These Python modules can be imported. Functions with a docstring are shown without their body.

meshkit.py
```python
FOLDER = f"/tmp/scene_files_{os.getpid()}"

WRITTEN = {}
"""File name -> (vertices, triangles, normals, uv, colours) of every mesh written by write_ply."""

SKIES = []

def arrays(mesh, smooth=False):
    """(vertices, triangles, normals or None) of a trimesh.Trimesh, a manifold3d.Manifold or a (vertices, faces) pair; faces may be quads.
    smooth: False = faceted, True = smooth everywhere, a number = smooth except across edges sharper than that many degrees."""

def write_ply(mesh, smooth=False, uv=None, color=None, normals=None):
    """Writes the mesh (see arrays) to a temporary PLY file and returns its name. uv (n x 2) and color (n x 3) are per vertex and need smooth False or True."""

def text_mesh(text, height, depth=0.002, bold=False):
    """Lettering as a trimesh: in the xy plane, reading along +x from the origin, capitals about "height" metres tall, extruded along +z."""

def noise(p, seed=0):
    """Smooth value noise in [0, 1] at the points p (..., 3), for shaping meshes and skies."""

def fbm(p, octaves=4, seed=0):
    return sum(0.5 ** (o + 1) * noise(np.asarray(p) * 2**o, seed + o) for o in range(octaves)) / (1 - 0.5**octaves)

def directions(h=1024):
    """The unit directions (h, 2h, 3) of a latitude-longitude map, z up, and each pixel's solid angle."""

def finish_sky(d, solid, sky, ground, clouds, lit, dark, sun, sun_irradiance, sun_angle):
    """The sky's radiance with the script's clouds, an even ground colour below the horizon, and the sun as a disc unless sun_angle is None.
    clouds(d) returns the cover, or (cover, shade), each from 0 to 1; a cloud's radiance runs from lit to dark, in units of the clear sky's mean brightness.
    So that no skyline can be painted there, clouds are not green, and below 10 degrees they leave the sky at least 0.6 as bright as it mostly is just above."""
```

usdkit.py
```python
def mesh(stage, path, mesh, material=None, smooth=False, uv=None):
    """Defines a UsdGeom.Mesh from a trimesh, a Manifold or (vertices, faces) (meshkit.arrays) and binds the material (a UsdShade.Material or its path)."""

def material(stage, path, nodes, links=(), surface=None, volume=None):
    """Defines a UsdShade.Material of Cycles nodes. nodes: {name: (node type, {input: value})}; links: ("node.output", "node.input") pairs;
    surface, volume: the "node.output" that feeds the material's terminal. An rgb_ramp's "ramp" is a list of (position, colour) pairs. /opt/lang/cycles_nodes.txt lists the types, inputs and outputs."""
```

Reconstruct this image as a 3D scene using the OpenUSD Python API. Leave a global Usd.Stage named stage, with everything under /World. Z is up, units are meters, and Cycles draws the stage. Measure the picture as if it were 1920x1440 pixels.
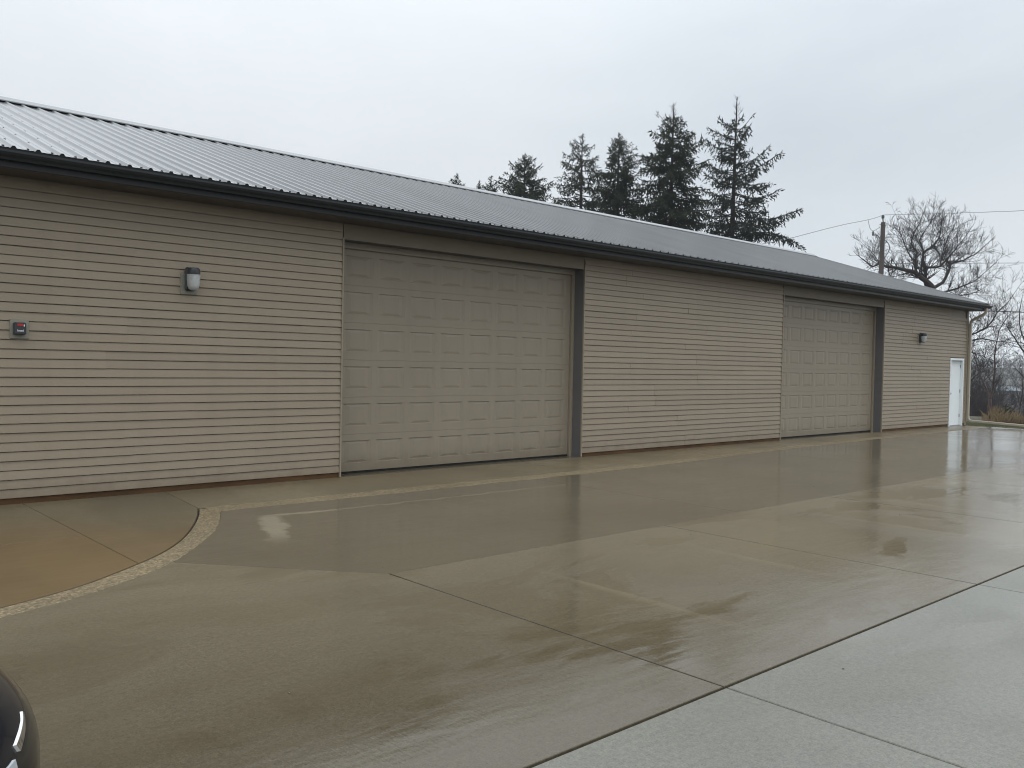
import math, random
import numpy as np
import trimesh
import usdkit, meshkit
from shapely.geometry import Polygon, LineString, box as sbox
from pxr import Usd, UsdGeom, UsdLux, UsdShade, Gf, Sdf, Vt

stage = Usd.Stage.CreateInMemory()
UsdGeom.SetStageUpAxis(stage, UsdGeom.Tokens.z)
UsdGeom.SetStageMetersPerUnit(stage, 1.0)
world = UsdGeom.Xform.Define(stage, '/World')
stage.SetDefaultPrim(world.GetPrim())
UsdGeom.Scope.Define(stage, '/World/Looks')

# ------------------------------------------------------------------ camera
YAW, PITCH, ROLL, FPX, CAM_D, CAM_H = 0.73679, -0.023293, 0.019525, 1635.6, 10.5416, 1.62
CAM = np.array([0.0, -CAM_D, CAM_H])
_f = np.array([math.sin(YAW) * math.cos(PITCH), math.cos(YAW) * math.cos(PITCH), math.sin(PITCH)])
_r0 = np.cross(_f, [0, 0, 1]); _r0 /= np.linalg.norm(_r0); _u0 = np.cross(_r0, _f)
_r = _r0 * math.cos(ROLL) + _u0 * math.sin(ROLL)
_u = _u0 * math.cos(ROLL) - _r0 * math.sin(ROLL)
cam = UsdGeom.Camera.Define(stage, '/World/camera')
cam.CreateHorizontalApertureAttr(36.0)
cam.CreateVerticalApertureAttr(27.0)
cam.CreateFocalLengthAttr(FPX / 1920 * 36.0)
cam.CreateClippingRangeAttr(Gf.Vec2f(0.05, 3000))
cam.AddTransformOp().Set(Gf.Matrix4d(*_r, 0, *_u, 0, *(-_f), 0, *CAM, 1))
EXPOSURE = 0.0
cam.CreateExposureAttr(EXPOSURE)


def ray(px, py):
    return _f + _r * (px - 960) / FPX - _u * (py - 720) / FPX


def at(px, py, depth):
    """The point of the place at a distance along the view, read off the survey photograph."""
    return CAM + ray(px, py) * depth


def on_y(px, py, y):
    d = ray(px, py)
    return CAM + d * ((y - CAM[1]) / d[1])


def on_z(px, py, z=0.0):
    d = ray(px, py)
    return CAM + d * ((z - CAM[2]) / d[2])


# ------------------------------------------------------------------ sky and sun
SUN_DIR = np.array([-0.30, -0.28, 0.90]); SUN_DIR /= np.linalg.norm(SUN_DIR)
ELEV, ROT = math.asin(SUN_DIR[2]), math.atan2(SUN_DIR[0], SUN_DIR[1])
SKY_STRENGTH = 0.10
sky_mat = usdkit.material(stage, '/World/Looks/sky', {
    'sky': ('sky_texture', {'sky_type': 'single_scattering', 'sun_disc': False, 'sun_elevation': ELEV, 'sun_rotation': ROT}),
    'tc': ('texture_coordinate', {}),
    'map': ('mapping', {'scale': (1.0, 1.0, 2.2)}),
    'n': ('noise_texture', {'scale': 1.6, 'detail': 5.0, 'roughness': 0.5, 'distortion': 0.3}),
    'ramp': ('rgb_ramp', {'ramp': [(0.26, (6.8, 7.4, 8.0)), (0.50, (8.1, 8.65, 9.1)), (0.74, (9.2, 9.6, 9.9))]}),
    'mx': ('mix', {'fac': 0.93}),
    'sz': ('separate_xyz', {}),
    'el': ('map_range', {'range_type': 'smoothstep', 'from_min': 0.15, 'from_max': 1.0, 'to_min': 0.90, 'to_max': 2.1, 'clamp': True}),   # an overcast sky is brightest overhead
    'gr': ('mix', {'mix_type': 'multiply', 'fac': 1.0}),
    'bg': ('background_shader', {'strength': SKY_STRENGTH}),
}, [('tc.generated', 'map.vector'), ('map.vector', 'n.vector'), ('n.fac', 'ramp.fac'), ('sky.color', 'mx.color1'),
    ('ramp.color', 'mx.color2'), ('mx.color', 'gr.color1'), ('tc.generated', 'sz.vector'), ('sz.z', 'el.value'), ('el.result', 'gr.color2'), ('gr.color', 'bg.color')], surface='bg.background')
dome = UsdLux.DomeLight.Define(stage, '/World/sky')
dome.CreateIntensityAttr(1.0)
UsdShade.MaterialBindingAPI.Apply(dome.GetPrim()).Bind(sky_mat)
dome.GetPrim().SetCustomDataByKey('kind', 'structure')

sun = UsdLux.DistantLight.Define(stage, '/World/sun')
sun.CreateIntensityAttr(0.12)
sun.CreateAngleAttr(40.0)
sun.CreateColorAttr(Gf.Vec3f(1.0, 0.97, 0.93))
sun.CreateNormalizeAttr(True)
_z = SUN_DIR; _x = np.cross([0, 0, 1], _z); _x /= np.linalg.norm(_x); _y = np.cross(_z, _x)
sun.AddTransformOp().Set(Gf.Matrix4d(*_x, 0, *_y, 0, *_z, 0, 0, 0, 50, 1))

# ------------------------------------------------------------------ helpers
used = {}
LOC = {}


def numbered(parent, name):
    k = used.get((parent, name), 0)
    used[(parent, name)] = k + 1
    return name if k == 0 else f'{name}_{k:03d}'


def tag(prim, label=None, cat=None, group=None, kind=None):
    for k, v in (('label', label), ('category', cat), ('group', group), ('kind', kind)):
        if v:
            prim.SetCustomDataByKey(k, v)
    return prim


def thing(name, label=None, cat=None, loc=(0, 0, 0), group=None, kind=None):
    path = '/World/' + numbered('/World', name)
    x = UsdGeom.Xform.Define(stage, path)
    x.AddTranslateOp().Set(Gf.Vec3d(*map(float, loc)))
    LOC[path] = np.array(loc, float)
    return tag(x.GetPrim(), label, cat, group, kind)


def folder(name, parent):
    """A part that is made of sub-parts."""
    pp = str(parent.GetPath())
    path = pp + '/' + numbered(pp, name)
    x = UsdGeom.Xform.Define(stage, path)
    LOC[path] = LOC[pp]
    return x.GetPrim()


def obj(name, mesh, material, parent=None, smooth=False, label=None, cat=None, group=None, kind=None, local=False):
    """One Mesh prim; the vertices are given in world space (or local to the thing)."""
    pp = str(parent.GetPath()) if parent else '/World'
    path = pp + '/' + numbered(pp, name)
    if hasattr(mesh, 'vertices'):
        v, f = np.array(mesh.vertices, float), np.array(mesh.faces)
    else:
        v, f = np.asarray(mesh[0], float), np.asarray(mesh[1], int)
    off = LOC.get(pp, np.zeros(3))
    if not local:
        v = v - off
    LOC[path] = off
    m = usdkit.mesh(stage, path, (v, f), material, smooth=smooth)
    return tag(m.GetPrim(), label, cat, group, kind)


class MB:
    """Collects boxes, prisms and tubes into one mesh."""

    def __init__(self):
        self.v, self.f, self.n = [], [], 0

    def add(self, v, f):
        v, f = np.asarray(v, float), np.asarray(f, int)
        if f.shape[1] == 4:
            f = np.vstack([f[:, [0, 1, 2]], f[:, [0, 2, 3]]])
        self.v.append(v); self.f.append(f + self.n); self.n += len(v)
        return self

    def mesh(self, m):
        return self.add(m.vertices, m.faces)

    def box(self, x0, x1, y0, y1, z0, z1):
        x0, x1 = sorted((x0, x1)); y0, y1 = sorted((y0, y1)); z0, z1 = sorted((z0, z1))
        v = [(x, y, z) for x in (x0, x1) for y in (y0, y1) for z in (z0, z1)]
        f = [(0, 1, 3, 2), (4, 6, 7, 5), (0, 4, 5, 1), (2, 3, 7, 6), (0, 2, 6, 4), (1, 5, 7, 3)]
        return self.add(v, f)

    def tube(self, pts, radii, sides=6, caps=True):
        p = np.asarray(pts, float); n = len(p)
        radii = np.broadcast_to(np.asarray(radii, float), (n,))
        t = np.gradient(p, axis=0); t /= np.linalg.norm(t, axis=1, keepdims=True) + 1e-12
        up = np.where(np.abs(t[:, 2:]) < 0.9, [0, 0, 1.0], [1.0, 0, 0])
        a = np.cross(t, up); a /= np.linalg.norm(a, axis=1, keepdims=True) + 1e-12
        for i in range(1, n):
            if np.dot(a[i], a[i - 1]) < 0:
                a[i] = -a[i]
        b = np.cross(t, a)
        ang = np.arange(sides) * 2 * np.pi / sides
        v = (p[:, None] + radii[:, None, None] * (np.cos(ang)[None, :, None] * a[:, None] + np.sin(ang)[None, :, None] * b[:, None])).reshape(-1, 3)
        i, j = np.meshgrid(np.arange(n - 1), np.arange(sides), indexing='ij')
        j2 = (j + 1) % sides
        q = np.stack([i * sides + j, i * sides + j2, (i + 1) * sides + j2, (i + 1) * sides + j], -1).reshape(-1, 4)
        f = np.vstack([q[:, [0, 1, 2]], q[:, [0, 2, 3]]])
        if caps:
            c = [(0, k + 1, k) for k in range(1, sides - 1)] + [((n - 1) * sides, (n - 1) * sides + k, (n - 1) * sides + k + 1) for k in range(1, sides - 1)]
            f = np.vstack([f, c])
        return self.add(v, f)

    def sweep_x(self, prof, x0, x1, close=True):
        """A closed (y, z) outline pushed along x."""
        prof = np.asarray(prof, float); n = len(prof)
        v = np.vstack([np.column_stack([np.full(n, x0), prof]), np.column_stack([np.full(n, x1), prof])])
        f = [(i, (i + 1) % n, n + (i + 1) % n, n + i) for i in range(n if close else n - 1)]
        self.add(v, f)
        if close:
            tri = trimesh.creation.triangulate_polygon(Polygon(prof), engine='earcut')
            tv, tf = np.asarray(tri[0]), np.asarray(tri[1])
            self.add(np.column_stack([np.full(len(tv), x0), tv]), tf)
            self.add(np.column_stack([np.full(len(tv), x1), tv]), tf[:, ::-1])
        return self

    def get(self):
        return np.vstack(self.v), np.vstack(self.f)


def rbox(x0, x1, y0, y1, z0, z1, r=0.01):
    """A box with chamfered edges."""
    x0, x1 = sorted((x0, x1)); y0, y1 = sorted((y0, y1)); z0, z1 = sorted((z0, z1))
    pts = []
    for x, sx in ((x0, 1), (x1, -1)):
        for y, sy in ((y0, 1), (y1, -1)):
            for z, sz in ((z0, 1), (z1, -1)):
                pts += [(x + sx * r, y + sy * r, z), (x + sx * r, y, z + sz * r), (x, y + sy * r, z + sz * r)]
    return trimesh.convex.convex_hull(np.array(pts))


# ------------------------------------------------------------------ materials
L = '/World/Looks/'


def paint(name, color, rough=0.5, vary=0.05, nscale=1.5, bump=0.0, bscale=60, spec=0.5, coat=0.0, coat_rough=0.1, metallic=0.0, streak=None, rand=0.0, dirt=None):
    c = np.array(color, float)
    nodes = {
        'g': ('geometry', {}),
        'm': ('mapping', {'scale': streak or (1, 1, 1)}),
        'n': ('noise_texture', {'scale': nscale, 'detail': 5.0, 'roughness': 0.6}),
        'r': ('rgb_ramp', {'ramp': [(0.25, tuple(c * (1 - vary))), (0.75, tuple(np.minimum(c * (1 + vary), 1)))]}),
        'p': ('principled_bsdf', {'roughness': rough, 'specular_ior_level': spec, 'coat_weight': coat, 'coat_roughness': coat_rough, 'metallic': metallic}),
    }
    links = [('g.position', 'm.vector'), ('m.vector', 'n.vector'), ('n.fac', 'r.fac')]
    src = 'r.color'
    if rand:
        nodes['oi'] = ('object_info', {})
        nodes['mr'] = ('map_range', {'from_min': 0, 'from_max': 1, 'to_min': 1 - rand, 'to_max': 1 + rand})
        nodes['hv'] = ('hsv', {'hue': 0.5, 'saturation': 1.0, 'fac': 1.0})
        links += [('oi.random', 'mr.value'), ('mr.result', 'hv.value'), ('r.color', 'hv.color')]
        src = 'hv.color'
    if dirt:   # mud splashed up from the slab, and faint runs of rain dirt
        zt, amt, dc = dirt
        nodes['dz'] = ('separate_xyz', {})
        nodes['dn'] = ('noise_texture', {'scale': 4.0, 'detail': 6.0, 'roughness': 0.7})
        nodes['ds'] = ('math', {'math_type': 'multiply_add', 'value2': -zt * 1.6})
        nodes['dr'] = ('map_range', {'range_type': 'smoothstep', 'from_min': -zt * 0.9, 'from_max': zt * 0.3, 'to_min': amt, 'to_max': 0.0, 'clamp': True})
        nodes['dm'] = ('mix', {'color2': dc})
        nodes['dv'] = ('mapping', {'scale': (5.0, 5.0, 0.22)})
        nodes['dw'] = ('noise_texture', {'scale': 1.0, 'detail': 5.0, 'roughness': 0.65})
        nodes['dq'] = ('map_range', {'from_min': 0.45, 'from_max': 0.75, 'to_min': 0.0, 'to_max': 0.14, 'clamp': True})
        nodes['de'] = ('mix', {'mix_type': 'mix', 'color2': tuple(c * 0.55)})
        links += [('g.position', 'dz.vector'), ('g.position', 'dn.vector'), ('dn.fac', 'ds.value1'), ('dz.z', 'ds.value3'), ('ds.value', 'dr.value'), ('dr.result', 'dm.fac'), (src, 'dm.color1'),
                  ('g.position', 'dv.vector'), ('dv.vector', 'dw.vector'), ('dw.fac', 'dq.value'), ('dq.result', 'de.fac'), ('dm.color', 'de.color1')]
        src = 'de.color'
    links.append((src, 'p.base_color'))
    if bump:
        nodes['bn'] = ('noise_texture', {'scale': bscale, 'detail': 3.0})
        nodes['b'] = ('bump', {'strength': bump, 'distance': 0.004})
        links += [('g.position', 'bn.vector'), ('bn.fac', 'b.height'), ('b.normal', 'p.normal')]
    return usdkit.material(stage, L + name, nodes, links, surface='p.BSDF')


M = {}
SIDING = (0.270, 0.219, 0.156)
M['siding'] = paint('siding', SIDING, 0.45, 0.05, 1.2, bump=0.25, bscale=45, spec=0.35, streak=(0.25, 1, 1.6), rand=0.035, dirt=(0.28, 0.5, (0.12, 0.085, 0.05)))
M['trim'] = paint('trim', (0.228, 0.188, 0.134), 0.45, 0.05, 2, spec=0.35)
M['header'] = paint('header', (0.175, 0.143, 0.100), 0.5, 0.06, 2, spec=0.3)
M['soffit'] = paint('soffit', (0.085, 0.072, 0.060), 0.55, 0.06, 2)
M['door'] = paint('door', (0.224, 0.187, 0.136), 0.42, 0.04, 1.0, bump=0.2, bscale=90, spec=0.4, streak=(1, 1, 0.5), rand=0.01, dirt=(0.35, 0.5, (0.10, 0.075, 0.045)))
M['jamb'] = paint('jamb', (0.100, 0.094, 0.092), 0.5, 0.08, 3)
M['rubber'] = paint('rubber', (0.010, 0.010, 0.010), 0.8, 0.1, spec=0.2)
M['skirt'] = paint('skirt', (0.070, 0.036, 0.014), 0.8, 0.45, 5, spec=0.2, bump=0.5, bscale=30, streak=(0.3, 1, 2))
M['charcoal'] = paint('charcoal', (0.011, 0.013, 0.014), 0.42, 0.1, 2, spec=0.35)
M['roof'] = paint('roof', (0.088, 0.091, 0.094), 0.26, 0.13, 0.9, spec=0.5, coat=0.4, coat_rough=0.12, streak=(1.5, 0.3, 0.3), rand=0.02)
M['ridge'] = paint('ridge', (0.22, 0.225, 0.23), 0.3, 0.06, 2)
M['screw'] = paint('screw', (0.05, 0.05, 0.052), 0.4, 0.1)
M['white'] = paint('white', (0.70, 0.73, 0.73), 0.4, 0.03, 2)
M['downspout'] = paint('downspout', (0.33, 0.29, 0.225), 0.35, 0.07, 3, spec=0.5)
M['black_plastic'] = paint('black_plastic', (0.018, 0.019, 0.021), 0.35, 0.1)
M['mount'] = paint('mount', (0.20, 0.19, 0.15), 0.5, 0.05)
M['red'] = paint('red', (0.30, 0.012, 0.015), 0.35, 0.05)
M['print'] = paint('print', (0.6, 0.6, 0.62), 0.5, 0.02)
M['frosted'] = usdkit.material(stage, L + 'frosted', {'p': ('principled_bsdf', {'base_color': (0.30, 0.31, 0.30), 'roughness': 0.25, 'subsurface_weight': 0.3, 'subsurface_scale': 0.02})}, surface='p.BSDF')
M['pole'] = paint('pole', (0.070, 0.056, 0.050), 0.8, 0.3, 3, bump=0.5, bscale=40, streak=(3, 3, 0.25))
M['porcelain'] = paint('porcelain', (0.10, 0.10, 0.105), 0.3, 0.05)
M['wire'] = paint('wire', (0.05, 0.05, 0.055), 0.6, 0.05)
M['bark'] = paint('bark', (0.034, 0.027, 0.025), 0.85, 0.3, 4, bump=0.4, bscale=20)
M['bark_red'] = paint('bark_red', (0.055, 0.036, 0.033), 0.8, 0.35, 3, bump=0.4, bscale=20)
M['spruce_bark'] = paint('spruce_bark', (0.028, 0.023, 0.020), 0.9, 0.3, 5)
M['twig'] = paint('twig', (0.024, 0.019, 0.019), 0.85, 0.3, 0.2)


def leafy(name, c0, c1, scale=2.0, trans=0.25):
    return usdkit.material(stage, L + name, {
        'g': ('geometry', {}),
        'n': ('noise_texture', {'scale': scale, 'detail': 4.0, 'roughness': 0.65}),
        'r': ('rgb_ramp', {'ramp': [(0.3, c0), (0.72, c1)]}),
        'p': ('principled_bsdf', {'roughness': 0.65, 'specular_ior_level': 0.3}),
        't': ('translucent_bsdf', {}),
        'mx': ('mix_closure', {'fac': trans}),
    }, [('g.position', 'n.vector'), ('n.fac', 'r.fac'), ('r.color', 'p.base_color'), ('r.color', 't.color'),
        ('p.BSDF', 'mx.closure1'), ('t.BSDF', 'mx.closure2')], surface='mx.closure')


M['needles'] = leafy('needles', (0.011, 0.017, 0.010), (0.032, 0.040, 0.021), 1.1)
M['needles_blue'] = leafy('needles_blue', (0.010, 0.016, 0.013), (0.028, 0.037, 0.027), 1.1)
M['cones'] = paint('cones', (0.13, 0.075, 0.035), 0.8, 0.2, 4)
M['grass'] = leafy('grass', (0.055, 0.070, 0.030), (0.13, 0.125, 0.06), 1.2)
M['weeds'] = leafy('weeds', (0.085, 0.062, 0.036), (0.20, 0.145, 0.078), 1.4)


def concrete(name, base, wet_lo, wet_hi, stain=None, stain_amt=0.4, lips=(), agg=False, marks=False, bump=1.0, puddles=0.0, brown=None):
    """Rain-wet concrete: tone, stains and film thickness from world-space noise."""
    b = np.array(base, float)
    st = np.array(stain if stain is not None else b * np.array([0.72, 0.68, 0.6]), float)
    N = {
        'g': ('geometry', {}),
        'sx': ('separate_xyz', {}),
        'n1': ('noise_texture', {'scale': 0.55, 'detail': 6.0, 'roughness': 0.6, 'distortion': 0.4}),
        'r1': ('rgb_ramp', {'ramp': [(0.28, tuple(b * 0.84)), (0.5, tuple(b)), (0.74, tuple(b * 1.14))]}),
        'mst': ('mapping', {'scale': (0.28, 0.75, 1)}),
        'n2': ('noise_texture', {'scale': 0.8, 'detail': 5.0, 'roughness': 0.62, 'distortion': 0.8}),
        'r2': ('rgb_ramp', {'ramp': [(0.50, (0, 0, 0)), (0.57, (stain_amt * 0.7,) * 3), (0.70, (stain_amt,) * 3)]}),
        'mx1': ('mix', {}),
        'n3': ('noise_texture', {'scale': 110.0 if not agg else 60.0, 'detail': 3.0, 'roughness': 0.7}),
        'r3': ('rgb_ramp', {'ramp': [(0.3, (0.70, 0.70, 0.70)), (0.7, (1.28, 1.28, 1.28))]}),
        'mx2': ('mix', {'mix_type': 'multiply', 'fac': 1.0}),
        'n4': ('noise_texture', {'scale': 34.0, 'detail': 5.0, 'roughness': 0.75}),
        'r4': ('rgb_ramp', {'ramp': [(0.32, (0.74, 0.74, 0.73)), (0.5, (1.0, 1.0, 1.0)), (0.68, (1.24, 1.23, 1.20))]}),
        'mx4': ('mix', {'mix_type': 'multiply', 'fac': 1.0}),
        'vp': ('voronoi_texture', {'scale': 16.0, 'randomness': 1.0}),
        'rp4': ('rgb_ramp', {'ramp': [(0.0, (0.45, 0.44, 0.42)), (0.05, (0.55, 0.54, 0.52)), (0.10, (1, 1, 1))]}),
        'mx5': ('mix', {'mix_type': 'multiply', 'fac': 0.8}),
        # thickness of the water film
        'mw': ('mapping', {'scale': (0.5, 0.22, 1)}),
        'nw': ('noise_texture', {'scale': 0.9, 'detail': 5.0, 'roughness': 0.55, 'distortion': 0.5}),
        'rw': ('map_range', {'from_min': 0.35, 'from_max': 0.65, 'to_min': wet_lo, 'to_max': wet_hi, 'clamp': True}),
        'nb': ('noise_texture', {'scale': 38.0 if not agg else 70.0, 'detail': 4.0, 'roughness': 0.6}),
        'b1': ('bump', {'strength': 0.35 * bump, 'distance': 0.002 if not agg else 0.006}),
        'mb2': ('mapping', {'scale': (1.0, 3.2, 1)}),
        'nb2': ('noise_texture', {'scale': 2.2, 'detail': 2.0}),
        'b2': ('bump', {'strength': 0.12, 'distance': 0.02}),
        'p': ('principled_bsdf', {'specular_ior_level': 0.5, 'ior': 1.4}),
        'mbr': ('mapping', {'scale': (70.0, 7.0, 1.0)}),
        'nbr': ('noise_texture', {'scale': 1.0, 'detail': 3.0, 'roughness': 0.6}),
        'b0': ('bump', {'strength': 0.30 * bump, 'distance': 0.003}),
    }
    K = [('g.position', 'sx.vector'), ('g.position', 'n1.vector'), ('n1.fac', 'r1.fac'), ('g.position', 'mst.vector'), ('mst.vector', 'n2.vector'),
         ('n2.fac', 'r2.fac'), ('r2.color', 'mx1.fac'), ('r1.color', 'mx1.color1'), ('mx1.color', 'mx2.color1'),
         ('g.position', 'n3.vector'), ('n3.fac', 'r3.fac'), ('r3.color', 'mx2.color2'),
         ('g.position', 'mw.vector'), ('mw.vector', 'nw.vector'), ('nw.fac', 'rw.value'), ('rw.result', 'p.roughness'),
         ('g.position', 'nb.vector'), ('nb.fac', 'b1.height'), ('g.position', 'mb2.vector'), ('mb2.vector', 'nb2.vector'), ('nb2.fac', 'b2.height'),
         ('g.position', 'mbr.vector'), ('mbr.vector', 'nbr.vector'), ('nbr.fac', 'b0.height'), ('b2.normal', 'b0.normal'), ('b0.normal', 'b1.normal'), ('b1.normal', 'p.normal')]
    N['mx1'][1]['color2'] = tuple(st)
    K += [('g.position', 'n4.vector'), ('n4.fac', 'r4.fac'), ('mx2.color', 'mx4.color1'), ('r4.color', 'mx4.color2'), ('g.position', 'vp.vector'), ('vp.distance', 'rp4.fac'), ('mx4.color', 'mx5.color1'), ('rp4.color', 'mx5.color2')]
    cur = 'mx5.color'
    if puddles:   # standing water with an edge: a darker, smoother film
        N['mp'] = ('mapping', {'scale': (0.42, 0.85, 1), 'location': (3.1, 1.7, 0)})
        N['np'] = ('noise_texture', {'scale': 1.15, 'detail': 6.0, 'roughness': 0.58, 'distortion': 0.6})
        N['rp'] = ('map_range', {'range_type': 'smoothstep', 'from_min': 0.52, 'from_max': 0.60, 'to_min': 0.0, 'to_max': puddles, 'clamp': True})
        N['pc'] = ('mix', {'mix_type': 'multiply', 'color2': (0.76, 0.74, 0.71)})
        N['pr'] = ('mix_float', {'b': 0.05})
        N['pn'] = ('mix_vector', {})
        K += [('g.position', 'mp.vector'), ('mp.vector', 'np.vector'), ('np.fac', 'rp.value'), ('rp.result', 'pc.fac'), (cur, 'pc.color1'), ('rp.result', 'pr.fac'), ('rw.result', 'pr.a'),
              ('rp.result', 'pn.fac'), ('b1.normal', 'pn.a'), ('b2.normal', 'pn.b')]
        K[K.index(('rw.result', 'p.roughness'))] = ('pr.result', 'p.roughness')
        K[K.index(('b1.normal', 'p.normal'))] = ('pn.result', 'p.normal')
        cur = 'pc.color'
    if brown:   # rust wash, stronger away from the wall
        N['gn'] = ('noise_texture', {'scale': 0.9, 'detail': 4.0, 'roughness': 0.6})
        N['gm'] = ('math', {'math_type': 'multiply_add', 'value2': 2.4, 'value3': -1.2})
        N['ga'] = ('math', {'math_type': 'add'})
        N['gx'] = ('math', {'math_type': 'multiply_add', 'value2': 0.55, 'value3': 0.0})
        N['gr'] = ('map_range', {'range_type': 'smoothstep', 'from_min': brown[0], 'from_max': brown[1], 'to_min': brown[2], 'to_max': 0.0, 'clamp': True})
        N['gc'] = ('mix', {'color2': (0.092, 0.058, 0.024)})
        K += [('g.position', 'gn.vector'), ('gn.fac', 'gm.value1'), ('sx.x', 'gx.value1'), ('gm.value', 'gx.value3'), ('gx.value', 'ga.value1'), ('sx.y', 'ga.value2'), ('ga.value', 'gr.value'), ('gr.result', 'gc.fac'), (cur, 'gc.color1')]
        cur = 'gc.color'
    N['wob'] = ('noise_texture', {'scale': 0.7, 'detail': 4.0, 'roughness': 0.6})
    N['wobm'] = ('math', {'math_type': 'multiply_add', 'value2': 0.16, 'value3': -0.08})
    K += [('g.position', 'wob.vector'), ('wob.fac', 'wobm.value1')]
    for k, (x, y0, y1, amt, w) in enumerate(lips):   # low lips left by the screed: a paler crest, fading at both ends
        N[f'la{k}'] = ('math', {'math_type': 'add'})
        N[f'lb{k}'] = ('math', {'math_type': 'subtract', 'value2': x})
        N[f'lr{k}'] = ('rgb_ramp', {'ramp': [(0.0, (0,) * 3), (0.5 - w, (0,) * 3), (0.5, (amt,) * 3), (0.5 + 0.3 * w, (0,) * 3), (1.0, (0,) * 3)]})
        N[f'lo{k}'] = ('math', {'math_type': 'add', 'value2': 0.5})
        N[f'ly{k}'] = ('map_range', {'range_type': 'smoothstep', 'from_min': y0, 'from_max': y0 + 1.0, 'to_min': 0, 'to_max': 1, 'clamp': True})
        N[f'lz{k}'] = ('map_range', {'range_type': 'smoothstep', 'from_min': y1 - 0.9, 'from_max': y1, 'to_min': 1, 'to_max': 0, 'clamp': True})
        N[f'lm{k}'] = ('math', {'math_type': 'multiply'})
        N[f'ln{k}'] = ('math', {'math_type': 'multiply'})
        N[f'lc{k}'] = ('mix', {'color2': tuple(b * 1.75)})
        K += [('sx.x', f'la{k}.value1'), ('wobm.value', f'la{k}.value2'), (f'la{k}.value', f'lb{k}.value1'), (f'lb{k}.value', f'lo{k}.value1'),
              (f'lo{k}.value', f'lr{k}.fac'), ('sx.y', f'ly{k}.value'), ('sx.y', f'lz{k}.value'), (f'ly{k}.result', f'lm{k}.value1'), (f'lz{k}.result', f'lm{k}.value2'),
              (f'lm{k}.value', f'ln{k}.value1'), (f'lr{k}.color', f'ln{k}.value2'), (f'ln{k}.value', f'lc{k}.fac'), (cur, f'lc{k}.color1')]
        cur = f'lc{k}.color'
    if marks:   # pale silt left by the runoff: a blot and a thin line that leads from it
        N['mk'] = ('noise_texture', {'scale': 3.4, 'detail': 6.0, 'roughness': 0.7, 'distortion': 0.3})
        N['mkv'] = ('vector_math', {'math_type': 'multiply_add', 'vector2': (0.30, 0.30, 0), 'vector3': (0, 0, 0)})
        N['mka'] = ('vector_math', {'math_type': 'add'})
        N['mks'] = ('separate_xyz', {})
        K += [('g.position', 'mk.vector'), ('mk.color', 'mkv.vector1'), ('g.position', 'mka.vector1'), ('mkv.vector', 'mka.vector2'), ('mka.vector', 'mks.vector')]
        for k, (ax, ay, bx, by, w, amt) in enumerate(marks):
            d = np.array([bx - ax, by - ay]); ln = np.linalg.norm(d); d /= ln
            o = np.array([ax + 0.15, ay + 0.15])     # the noise shift has a mean of 0.15
            N[f'ku{k}'] = ('vector_math', {'math_type': 'dot_product', 'vector2': (d[0], d[1], 0)})
            N[f'kv{k}'] = ('vector_math', {'math_type': 'dot_product', 'vector2': (-d[1], d[0], 0)})
            N[f'ke{k}'] = ('math', {'math_type': 'subtract', 'value2': float(-d[1] * o[0] + d[0] * o[1])})
            N[f'kf{k}'] = ('math', {'math_type': 'absolute'})
            N[f'kg{k}'] = ('map_range', {'range_type': 'smoothstep', 'from_min': 0.35 * w, 'from_max': w, 'to_min': amt, 'to_max': 0, 'clamp': True})
            u0 = float(d @ o)
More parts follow.
